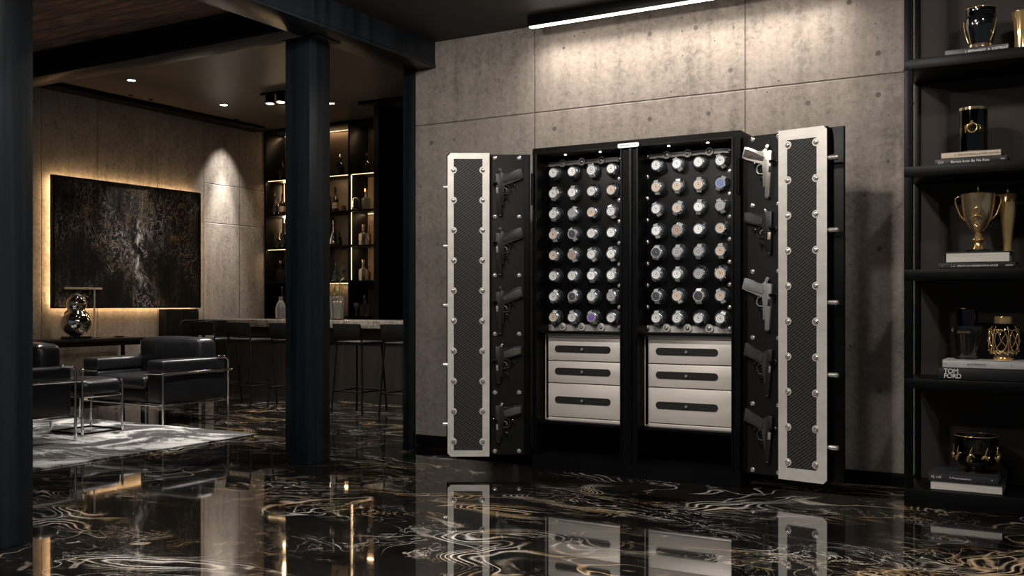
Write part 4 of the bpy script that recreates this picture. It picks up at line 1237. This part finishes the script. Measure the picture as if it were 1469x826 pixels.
bb = thing('back_bar_shelf', 'tall bronze back bar shelving lit by warm strips behind the counter', 'shelf', (-8.9, 10.5, 0))
SX0, SX1 = -1.28, 1.32
BBX = [-1.28, -0.55, 0.265, 1.05, 1.32]
BBZ = [0.0, 0.985, 1.47, 1.955, 2.435, 2.945, 3.64]
MB().box(SX0, SX1, 0.40, 0.42, 0.0, 3.645).build('back_panel', M['bronze'], bb, 0)
for x in BBX:
    MB().box(x - 0.014, x + 0.014, 0.0, 0.40, 0.0, 3.645, 0.002).build('upright', M['black_paint'], bb)
for z in BBZ[1:]:
    MB().box(SX0, SX1, 0.004, 0.40, z - 0.022, z, 0.002).build('shelf_board', M['black_paint'], bb)
def strip(x0, x1, y0, y1, z0, z1):
    return MB().box(x0, x1, y0, y1, z0, z1, 0.002).build('led_strip', M['led_warm'], bb)
def tape_light(loc, ln, energy, aim, vertical=False):
    d = bpy.data.lights.new('tape_light', 'AREA')
    d.shape = 'RECTANGLE'; d.size = 0.012 if vertical else ln; d.size_y = ln if vertical else 0.012
    d.energy = energy; d.color = (1.0, 0.66, 0.36)
    o = bpy.data.objects.new('tape_light', d); C.objects.link(o); o.parent = bb
    o.location = loc
    if vertical:
        o.rotation_euler = Vector(aim).to_track_quat('-Z', 'Y').to_euler()
    else:
        o.rotation_euler = (math.atan2(aim[1], -aim[2]), 0, 0)
def hstrip(c, r, f0=0.02, f1=0.98, y=0.37):
    a, b_ = BBX[c] + 0.02, BBX[c + 1] - 0.02
    st_ = strip(a + (b_ - a) * f0, a + (b_ - a) * f1, y, y + 0.010, BBZ[r + 1] - 0.032, BBZ[r + 1] - 0.023)
    tape_light(((a + b_) / 2, y + (0.02 if y < 0.2 else -0.01), BBZ[r + 1] - 0.036), (b_ - a) * (f1 - f0), 1.7, (0, 0.25 if y < 0.2 else -0.15, -1))
hstrip(1, 5); hstrip(2, 5, 0.45, 0.98); hstrip(0, 5)
hstrip(1, 4, y=0.02); hstrip(2, 4, y=0.02)
hstrip(0, 4, y=0.02); hstrip(0, 2, y=0.02); hstrip(2, 3); hstrip(0, 3); hstrip(1, 1); hstrip(2, 2, 0.4, 0.9)
for c, rr in ((2, 4), (2, 3), (2, 2)):
    strip(BBX[c] + 0.015, BBX[c] + 0.022, 0.03, 0.040, BBZ[rr] + 0.01, BBZ[rr + 1] - 0.03)
    tape_light((BBX[c] + 0.026, 0.045, (BBZ[rr] + BBZ[rr + 1]) / 2), 0.42, 1.1, (0.8, 0.6, 0), True)
for rr in (4, 3):
    strip(BBX[0] + 0.016, BBX[0] + 0.024, 0.37, 0.38, BBZ[rr] + 0.02, BBZ[rr + 1] - 0.03)
    tape_light((BBX[0] + 0.03, 0.36, (BBZ[rr] + BBZ[rr + 1]) / 2), 0.42, 1.7, (0.8, -0.6, 0), True)
# dark partition at the right end of the back bar
struct(MB().box(-7.60, -7.52, 9.72, 11.3, 0.0, 3.66).build('wall_partition', M['wood_black'], smooth=0))
struct(MB().box(-7.52, -5.0, 10.6, 10.7, 0.0, 3.66).build('wall_bar', M['wood_black'], smooth=0))
struct(MB().box(-7.75, -7.1, 9.60, 9.72, 3.62, 3.66, 0.003).build('trim_4', M['black_matte']))

# bottles ------------------------------------------------------------
def bottle_profile(kind, r, h):
    if kind == 'round':
        return [(0, 0), (r * 0.95, 0), (r, 0.01), (r, h * 0.52), (r * 0.85, h * 0.60), (r * 0.32, h * 0.70), (r * 0.30, h * 0.93), (r * 0.36, h * 0.935), (r * 0.36, h), (0, h)]
    if kind == 'square':
        return [(0, 0), (r * 0.97, 0), (r, 0.01), (r, h * 0.58), (r * 0.9, h * 0.64), (r * 0.26, h * 0.70), (r * 0.24, h * 0.92), (r * 0.3, h * 0.925), (r * 0.3, h), (0, h)]
    if kind == 'decanter':
        return [(0, 0), (r * 0.7, 0), (r, h * 0.10), (r * 0.98, h * 0.2), (r * 0.6, h * 0.42), (r * 0.2, h * 0.62), (r * 0.17, h * 0.84), (r * 0.3, h * 0.88), (r * 0.28, h * 0.97), (0, h)]
    if kind == 'dome':
        return [(0, 0), (r, 0), (r, h * 0.7), (r * 0.85, h * 0.9), (r * 0.4, h), (0, h)]
    if kind == 'goblet':
        return [(0, 0), (r * 0.8, 0), (r * 0.75, 0.006), (r * 0.12, h * 0.08), (r * 0.1, h * 0.45), (r * 0.6, h * 0.55), (r, h * 0.75), (r * 0.9, h), (r * 0.84, h), (r * 0.9, h * 0.76), (0, h * 0.56)]
    return [(0, 0), (r, 0), (r, h), (0, h)]
def ray(px, py, Y):
    a, b_ = (px - 734.5) / 1409, (436 - py) / 1409
    x = 0.8660254 * a - 0.5; y = 0.5 * a + 0.8660254
    tt = Y / y
    return x * tt, 1.15 + b_ * tt, tt
SHELFZ = BBZ[1:]
def bottle(px, row, hpx, wpx, kind, mat, label, Y=10.66, cap=None, name='bottle', liquid=None, seg=None):
    x, z, d = ray(px, 300, Y)
    z = BBZ[row] + 0.001
    h, r = hpx * d / 1409, wpx / 2 * d / 1409
    t = thing(name, label, name, (x, Y, z), 0.4 if kind == 'square' else 0, 'bottles on the back bar')
    sg_ = seg or (4 if kind == 'square' else 18)
    m = MB().lathe(bottle_profile(kind, r * (1.1 if kind == 'square' else 1), h), seg=sg_)
    m.build('body', mat, t, 40 if sg_ > 4 else 25)
    if cap:
        MB().cyl((0, 0, h), (0, 0, h + 0.035), r * 0.34, seg=12).build('stopper', cap, t)
    if kind in ('round', 'square') and mat is M['dark_glass']:
        lr = r * 1.015
        MB().lathe([(lr * (1.06 if kind == 'square' else 1), h * 0.16), (lr * (1.06 if kind == 'square' else 1), h * 0.42)], seg=sg_).build('paper_label', M['bar_front'] if rnd.random() < 0.5 else M['tan'], t, 25)
    return t
DG, CG, AM = M['dark_glass'], M['glass'], M['amber']
bottle(488, 5, 26, 12, 'round', DG, 'squat dark bottle with pale shoulders, top row left of the divider', cap=M['pale_gold'])
bottle(526, 5, 25, 11, 'round', DG, 'dark bottle on the top row beside the black partition', cap=M['pale_gold'])
bottle(481, 4, 32, 9, 'round', DG, 'tall dark bottle on the second row, left of the divider', cap=M['black_gloss'])
bottle(474, 4, 22, 9, 'square', DG, 'short dark square bottle on the second row beside the steel column')
bottle(493, 4, 9, 7, 'dome', AM, 'small amber tumbler on the second row left of the divider', name='tumbler')
bottle(511, 4, 18, 10, 'dome', DG, 'dark domed canister on the second row right of the divider', name='canister', Y=10.56)
bottle(525, 4, 27, 12, 'square', CG, 'clear square bottle with long neck, second row right of the divider', cap=M['pale_gold'])
bottle(479, 3, 38, 15, 'decanter', M['smoke_chrome'], 'silver onion shaped decanter on the third row', name='decanter')
bottle(487, 3, 20, 7, 'round', DG, 'small dark bottle beside the silver decanter on the third row')
bottle(521, 3, 26, 12, 'square', CG, 'clear square bottle on the third row right of the divider', cap=M['pale_gold'])
bottle(529.5, 3, 28, 6, 'round', AM, 'slim amber bottle on the third row against the black partition')
bottle(482, 2, 27, 13, 'decanter', CG, 'clear glass decanter on the fourth row', name='decanter')
bottle(493, 2, 22, 8, 'goblet', CG, 'clear stemmed glass on the fourth row', name='wine_glass')
bottle(521, 2, 26, 12, 'square', CG, 'clear square bottle on the fourth row right of the divider', cap=M['pale_gold'])
bottle(529, 2, 20, 6, 'round', AM, 'slim amber bottle on the fourth row against the black partition')
bottle(523, 1, 26, 14, 'square', CG, 'wide clear bottle on the lowest row right of the divider', cap=M['chrome'])
bottle(511, 1, 19, 8, 'goblet', CG, 'small stemmed glass on the lowest row right of the divider', name='wine_glass', Y=10.56)
bottle(404, 5, 34, 10, 'round', DG, 'tall dark bottle on the top row left of the steel column', cap=M['black_gloss'])
bottle(395, 4, 27, 9, 'round', DG, 'dark bottle with wide shoulders on the second row left of the steel column', cap=M['pale_gold'], Y=10.58)
bottle(405, 4, 30, 9, 'round', DG, 'dark bottle on the second row touching the edge of the steel column')
bottle(399, 3, 22, 7, 'round', DG, 'small dark bottle on the third row left of the steel column', cap=M['pale_gold'])
bottle(407, 3, 36, 9, 'round', DG, 'tall dark bottle on the third row at the edge of the steel column')
bottle(402, 2, 27, 11, 'square', DG, 'dark square bottle on the fourth row left of the steel column', cap=M['pale_gold'])
bottle(405, 1, 38, 9, 'round', AM, 'tall amber bottle on the lowest row behind the glass carafe', cap=M['gold'])

# things on the counter
t = thing('carafe', 'clear round glass carafe standing on the bar counter left of the column', 'carafe', (-8.70, 9.25, 0.957))
MB().lathe([(0, 0.0), (0.050, 0.0), (0.058, 0.008), (0.066, 0.05), (0.070, 0.10), (0.064, 0.16), (0.044, 0.21), (0.026, 0.235), (0.024, 0.27), (0.030, 0.274), (0.030, 0.285), (0.024, 0.285), (0.020, 0.24), (0.058, 0.15), (0.062, 0.10), (0.052, 0.02), (0, 0.012)], seg=28).build('body', M['glass'], t)
MB().tube([(0.063, 0, 0.16), (0.088, 0, 0.15), (0.092, 0, 0.10), (0.066, 0, 0.06)], 0.006, 8).build('handle', M['glass'], t)
t = thing('vase', 'clear glass vase holding a small green plant on the bar counter', 'vase', (-7.76, 9.22, 0.957))
MB().lathe([(0, 0.0), (0.074, 0.0), (0.078, 0.01), (0.090, 0.17), (0.098, 0.262), (0.104, 0.272), (0.104, 0.288), (0.092, 0.288), (0.088, 0.26), (0.080, 0.17), (0.068, 0.02), (0, 0.016)], seg=28).build('body', M['glass'], t)
MB().lathe([(0.079, 0.004), (0.081, 0.008), (0.081, 0.016), (0.078, 0.018)], seg=28).build('base_ring', M['gold_dark'], t)
t = thing('plant', 'small green leafy sprig standing in the glass vase', 'plant', (-7.76, 9.22, 0.975))
st_ = MB()
rp = random.Random(5)
tips = []
for i in range(7):
    a = rp.uniform(0, 6.28); hh = rp.uniform(0.30, 0.50); sp = rp.uniform(0.02, 0.085)
    p = [(0.012 * math.cos(a), 0.012 * math.sin(a), 0.004), (0.02 * math.cos(a), 0.02 * math.sin(a), 0.22), (sp * math.cos(a), sp * math.sin(a), hh)]
    st_.tube(p, 0.0035, 6)
    tips.append(Vector(p[2])); tips.append(Vector(p[1]).lerp(Vector(p[2]), 0.55))
st_.build('stem', M['leaf'], t)
for tp_ in tips:
    for j in range(2):
        a = rp.uniform(0, 6.28); el = rp.uniform(-0.2, 0.9); ln = rp.uniform(0.055, 0.095)
        dr = Vector((math.cos(a) * math.cos(el), math.sin(a) * math.cos(el), math.sin(el)))
        sd = dr.cross(Vector((0, 0, 1))).normalized() * ln * 0.17
        up = dr.cross(sd).normalized() * 0.006
        lf = MB()
        a0, m1, e1 = tp_, tp_ + dr * ln * 0.45, tp_ + dr * ln + Vector((0, 0, -0.012))
        lf._add([a0, m1 + sd, e1, m1 - sd, m1 + up], [(0, 1, 4), (1, 2, 4), (2, 3, 4), (3, 0, 4)])
        lf.build('leaf', M['leaf'], t)
t = thing('tumbler', 'small amber tumbler at the right end of the visible bar counter', 'tumbler', (-6.52, 9.2, 0.957))
MB().lathe([(0, 0), (0.032, 0), (0.036, 0.11), (0.033, 0.11), (0.030, 0.012), (0, 0.012)], seg=20).build('glass', M['glass'], t)
MB().lathe([(0, 0.013), (0.0295, 0.013), (0.031, 0.05), (0, 0.05)], seg=20).build('drink', M['amber'], t)

# bar stools ---------------------------------------------------------
def make_stool():
    t = thing('bar_stool', '', 'bar stool')
    W, D, ZS = 0.18, 0.18, 0.72
    MB().box(-W - 0.005, W + 0.005, -D, D + 0.01, ZS, ZS + 0.035, 0.012, 3).build('seat', M['leather'], t)
    for a in (-1, 1):
        for b_ in (-1, 1):
            MB().tube([(a * (W + 0.025), b_ * (D + 0.03), 0), (a * (W - 0.012), b_ * (D - 0.012), ZS)], 0.0105, 8).build('leg', M['black_matte'], t)
    fr_ = MB()
    zf = 0.23
    k = zf / ZS
    xx = (W + 0.025) * (1 - k) + (W - 0.012) * k
    yy = (D + 0.03) * (1 - k) + (D - 0.012) * k
    fr_.tube([(-xx, -yy, zf), (xx, -yy, zf), (xx, yy, zf), (-xx, yy, zf)], 0.0085, 8, True)
    fr_.build('foot_rail', M['black_matte'], t)
    for a in (-1, 1):
        bk = MB()
        bk.tube([(a * (W - 0.012), -D + 0.012, ZS), (a * (W - 0.004), -D - 0.004, ZS + 0.10), (a * (W - 0.002), -D - 0.035, ZS + 0.22)], 0.0095, 8)
        bk.build('back_post', M['black_matte'], t)
    v = MB()
    v.box(-W + 0.006, W - 0.006, -D - 0.034, -D - 0.014, ZS + 0.07, ZS + 0.225, 0.007, 2)
    v.build('backrest', M['black_matte'], t)
    return t
stool = make_stool()
SLAB = ['black bar stool nearest the lounge armchair, first along the bar', 'black bar stool second along the bar, behind the armchair corner', 'black bar stool half hidden by the left edge of the steel column',
        'black bar stool just right of the steel column', 'black bar stool beside the concrete wall end, last along the bar']
for i, x in enumerate((-8.98, -8.42, -7.75, -6.84, -6.21)):
    s_ = stool if i == 0 else copy_tree(stool)
    s_.name = 'bar_stool'
    s_.location = (x + 0.19, 8.26, 0)
    tag(s_, SLAB[i], 'bar stool', 'bar stools along the counter')
t = thing('bar_chair', 'black bar chair with a looped armrest at the far left of the bar', 'bar chair', (-9.28, 8.52, 0), R(0))
MB().box(-0.2, 0.2, -0.2, 0.2, 0.70, 0.735, 0.012, 3).build('seat', M['leather'], t)
for a in (-1, 1):
    for b_ in (-1, 1):
        MB().tube([(a * 0.21, b_ * 0.21, 0), (a * 0.185, b_ * 0.185, 0.70)], 0.012, 8).build('leg', M['black_matte'], t)
for a in (-1, 1):
    MB().tube([(a * 0.19, -0.18, 0.71), (a * 0.20, -0.19, 0.85), (a * 0.20, -0.17, 0.93), (a * 0.20, -0.12, 0.945), (a * 0.20, 0.16, 0.945), (a * 0.20, 0.20, 0.93), (a * 0.19, 0.19, 0.71)], 0.012, 8).build('armrest', M['black_matte'], t)
MB().box(-0.19, 0.19, 0.165, 0.185, 0.78, 0.94, 0.006).build('backrest', M['leather'], t)
MB().tube([(-0.2, -0.2, 0.24), (0.2, -0.2, 0.24), (0.2, 0.2, 0.24), (-0.2, 0.2, 0.24)], 0.009, 8, True).build('foot_rail', M['black_matte'], t)

t = thing('side_cabinet', 'low dark cabinet against the concrete wall below the artwork corner', 'cabinet', (-10.10, 8.875, 0))
MB().box(-0.095, 0.06, -0.255, 0.255, 0.0, 1.085, 0.003).build('body', M['black_matte'], t)
for k in (0, 1):
    MB().box(0.061, 0.076, -0.25 + 0.253 * k, -0.003 + 0.253 * k, 0.06, 1.06, 0.002).build('door', M['black_matte'], t)

# ------------------------------------------------------------------ lounge
art = thing('wall_art', 'large black abstract canvas with gold scratches glowing along its edges', 'artwork', (-10.13, 8.125, 1.86))
MB().box(0.018, 0.048, -1.062, 1.062, -0.742, 0.742).build('canvas', M['art'], art, 0)
fr_ = MB()
for (y0, y1, z0, z1) in ((-1.08, -1.062, -0.76, 0.76), (1.062, 1.08, -0.76, 0.76), (-1.062, 1.062, -0.76, -0.742), (-1.062, 1.062, 0.742, 0.76)):
    fr_.box(0.0, 0.056, y0, y1, z0, z1)
fr_.build('frame', M['black_matte'], art)
MB().box(-0.02, 0.018, -1.03, 1.03, -0.71, 0.71).build('backing', M['black_matte'], art)
for (y0, y1, z0, z1) in ((-1.052, -1.034, -0.72, 0.72), (1.034, 1.052, -0.72, 0.72), (-1.03, 1.03, -0.732, -0.714), (-1.03, 1.03, 0.714, 0.732)):
    MB().box(-0.025, -0.008, y0, y1, z0, z1).build('led_strip', M['led_art'], art, 0)
hang = MB().box(-0.07, -0.02, -0.3, 0.3, 0.2, 0.3).build('hanger', M['black_matte'], art, 0)

tag(MB().box(-9.7, -6.25, 3.55, 6.36, 0.001, 0.012, 0.003).build('rug', M['rug']), 'grey and charcoal clouded rug under the leather armchairs', 'rug')

con = thing('console_table', 'narrow black console table against the concrete wall below the artwork', 'table', (-9.95, 7.05, 0))
MB().box(-0.2, 0.2, -1.0, 1.0, 0.715, 0.752, 0.003).build('tabletop', M['wood_black'], con)
for a in (-1, 1):
    for b_ in (-1, 1):
        MB().box(a * 0.18 - 0.018, a * 0.18 + 0.018, b_ * 0.975 - 0.018, b_ * 0.975 + 0.018, 0.0, 0.715, 0.003).build('leg', M['black_matte'], con)
MB().box(-0.17, 0.17, -0.95, 0.95, 0.665, 0.715, 0.003).build('apron', M['wood_black'], con)

t = thing('sculpture', 'polished gold gourd sculpture of two stacked globes on the console table', 'sculpture', (-9.90, 7.21, 0.7525))
prof = []
for i in range(30):
    z = 0.040 + i * 0.0166
    lo = 0.166 ** 2 - (z - 0.19) ** 2
    hi = 0.116 ** 2 - (z - 0.405) ** 2
    a = math.sqrt(lo) if lo > 0 else 0
    b_ = math.sqrt(hi) if hi > 0 else 0
    prof.append((max(a, b_, 0.05 if 0.06 < z < 0.5 else 0.0), z))
prof = [(0.0, 0.030), (0.06, 0.038)] + [p for p in prof if p[0] > 0.03 and p[1] > 0.045] + [(0.0, 0.523)]
MB().lathe(prof, seg=40).build('globes', M['smoke_chrome'], t, 70)
MB().tube([(0.1165 * math.cos(a), 0.1165 * math.sin(a), 0.402) for a in [2 * math.pi * i / 40 for i in range(40)]], 0.0035, 6, True).build('gold_ring', M['gold'], t)
MB().box(-0.115, 0.115, -0.115, 0.115, 0.0, 0.030, 0.003).build('base', M['black_gloss'], t)
MB().cyl((0, 0, 0.030), (0, 0, 0.060), 0.075, 0.065, 24).build('collar', M['black_gloss'], t)

t = thing('table_lamp', 'thin brass table lamp with a horizontal arm on the console table', 'table lamp', (-10.06, 7.57, 0.7525))
MB().lathe([(0, 0), (0.072, 0.0), (0.072, 0.008), (0.01, 0.012), (0, 0.012)], seg=28).build('base', M['gold_dark'], t)
MB().tube([(0, 0, 0.01), (0, 0, 0.30), (0, 0, 0.572)], 0.010, 10).build('stem', M['tan'], t)
MB().box(-0.014, 0.014, -0.40, 0.10, 0.566, 0.592, 0.003).build('arm', M['tan'], t)
MB().tube([(0, -0.392, 0.570), (0, -0.395, 0.48)], 0.003, 8).build('pull_rod', M['gold_dark'], t)
t = thing('dish', 'small flat dark dish on the console table right of the lamp', 'dish', (-9.95, 7.83, 0.7525))
MB().lathe([(0, 0.004), (0.04, 0.0), (0.05, 0.004), (0.065, 0.014), (0.062, 0.015), (0.045, 0.008), (0, 0.008)], seg=24).build('bowl', M['gold_dark'], t)

def cushion(x0, x1, y0, y1, z0, z1, r, puff=0.012):
    m = MB()
    m.box(x0, x1, y0, y1, z0, z1, r, 4)
    es = [e for e in m.bm.edges if e.calc_length() > 0.12]
    bmesh.ops.subdivide_edges(m.bm, edges=m.bm.edges[:], cuts=3, use_grid_fill=True)
    cx, cy, cz = (x0 + x1) / 2, (y0 + y1) / 2, (z0 + z1) / 2
    hx, hy, hz = (x1 - x0) / 2, (y1 - y0) / 2, (z1 - z0) / 2
    for v in m.bm.verts:
        a, b_, c_ = (v.co.x - cx) / hx, (v.co.y - cy) / hy, (v.co.z - cz) / hz
        v.co.x += puff * a * max(0, 1 - b_ * b_) * max(0, 1 - c_ * c_)
        v.co.y += puff * b_ * max(0, 1 - a * a) * max(0, 1 - c_ * c_)
        v.co.z += puff * c_ * max(0, 1 - a * a) * max(0, 1 - b_ * b_)
    return m

def make_chair():
    t = thing('armchair', '', 'armchair')
    W, D = 0.605, 0.41
    lz, rail = 0.185, 0.487
    for a in (-1, 1):
        x0, x1 = (W - 0.25, W - 0.015) if a > 0 else (-W + 0.015, -W + 0.25)
        cushion(x0, x1, -D + 0.01, D - 0.02, rail + 0.002, 0.612, 0.03, 0.006).build('arm_cushion', M['leather'], t)
        cushion(x0, x1, -D + 0.015, D - 0.02, lz + 0.012, rail - 0.002, 0.03, 0.008).build('side_cushion', M['leather'], t)
    cushion(-W + 0.255, W - 0.255, -D - 0.01, D - 0.20, lz + 0.20 - 0.06, 0.452, 0.045, 0.02).build('seat_cushion', M['leather'], t)
    cushion(-W + 0.255, W - 0.255, -D + 0.02, D - 0.04, lz + 0.012, lz + 0.142, 0.03, 0.01).build('base_cushion', M['leather'], t)
    bc = cushion(-W + 0.20, W - 0.13, D - 0.27, D - 0.03, 0.40, 0.80, 0.055, 0.022)
    bo = bc.build('back_cushion', M['leather'], t)
    sm_ = MB()
    for xx in (-0.13, -0.02):
        sm_.tube([(xx, D - 0.292, 0.62), (xx, D - 0.288, 0.70), (xx, D - 0.27, 0.77), (xx, D - 0.22, 0.81)], 0.0028, 6)
    sm_.build('seam', M['leather'], bo)
    for a in (-1, 1):
        MB().cyl((a * W, -D, 0), (a * W, -D, rail + 0.006), 0.0125, seg=14).build('leg', M['chrome'], t)
        MB().tube([(a * W, D, 0), (a * W, D, 0.57), (a * (W - 0.002), D - 0.01, 0.60), (a * (W - 0.012), D - 0.04, 0.617), (a * (W - 0.02), D - 0.12, 0.62)], 0.0125, 10).build('leg', M['chrome'], t)
        r_ = MB()
        r_.tube([(a * (W - 0.25), -D - 0.002, rail), (a * (W - 0.02), -D - 0.002, rail), (a * (W - 0.003), -D + 0.004, rail), (a * W, -D + 0.02, rail), (a * W, D + 0.05, rail)], 0.0105, 8)
        r_.build('arm_rail', M['chrome'], t)
    f = MB()
    f.tube([(-W, -D, lz), (W, -D, lz), (W, D, lz), (-W, D, lz)], 0.0105, 8, True)
    f.build('base_frame', M['chrome'], t)
    return t
ch = make_chair()
ch.location = (-8.09, 6.79, 0.0)
tag(ch, 'black leather armchair with chrome tube frame standing beside the bar stools', 'armchair', 'leather lounge armchairs')
c2 = copy_tree(ch)
c2.name = 'armchair'
c2.location = (-7.945, 4.93, 0.012)
tag(c2, 'black leather armchair half hidden behind the near steel column', 'armchair', 'leather lounge armchairs')

t = thing('ottoman', 'small black leather stool on a chrome frame between the two armchairs', 'stool', (-7.69, 5.71, 0.012))
cushion(-0.22, 0.22, -0.20, 0.20, 0.325, 0.475, 0.05, 0.015).build('cushion', M['leather'], t)
for a in (-1, 1):
    for b_ in (-1, 1):
        MB().cyl((a * 0.215, b_ * 0.205, 0.0), (a * 0.215, b_ * 0.205, 0.47), 0.0115, seg=12).build('leg', M['chrome'], t)
f = MB(); f.tube([(-0.215, -0.205, 0.33), (0.215, -0.205, 0.33), (0.215, 0.205, 0.33), (-0.215, 0.205, 0.33)], 0.010, 8, True)
f.build('seat_rail', M['chrome'], t)
f = MB(); f.tube([(-0.215, -0.205, 0.012), (0.215, -0.205, 0.012), (0.215, 0.205, 0.012), (-0.215, 0.205, 0.012)], 0.009, 8, True)
f.build('floor_rail', M['black_matte'], t)
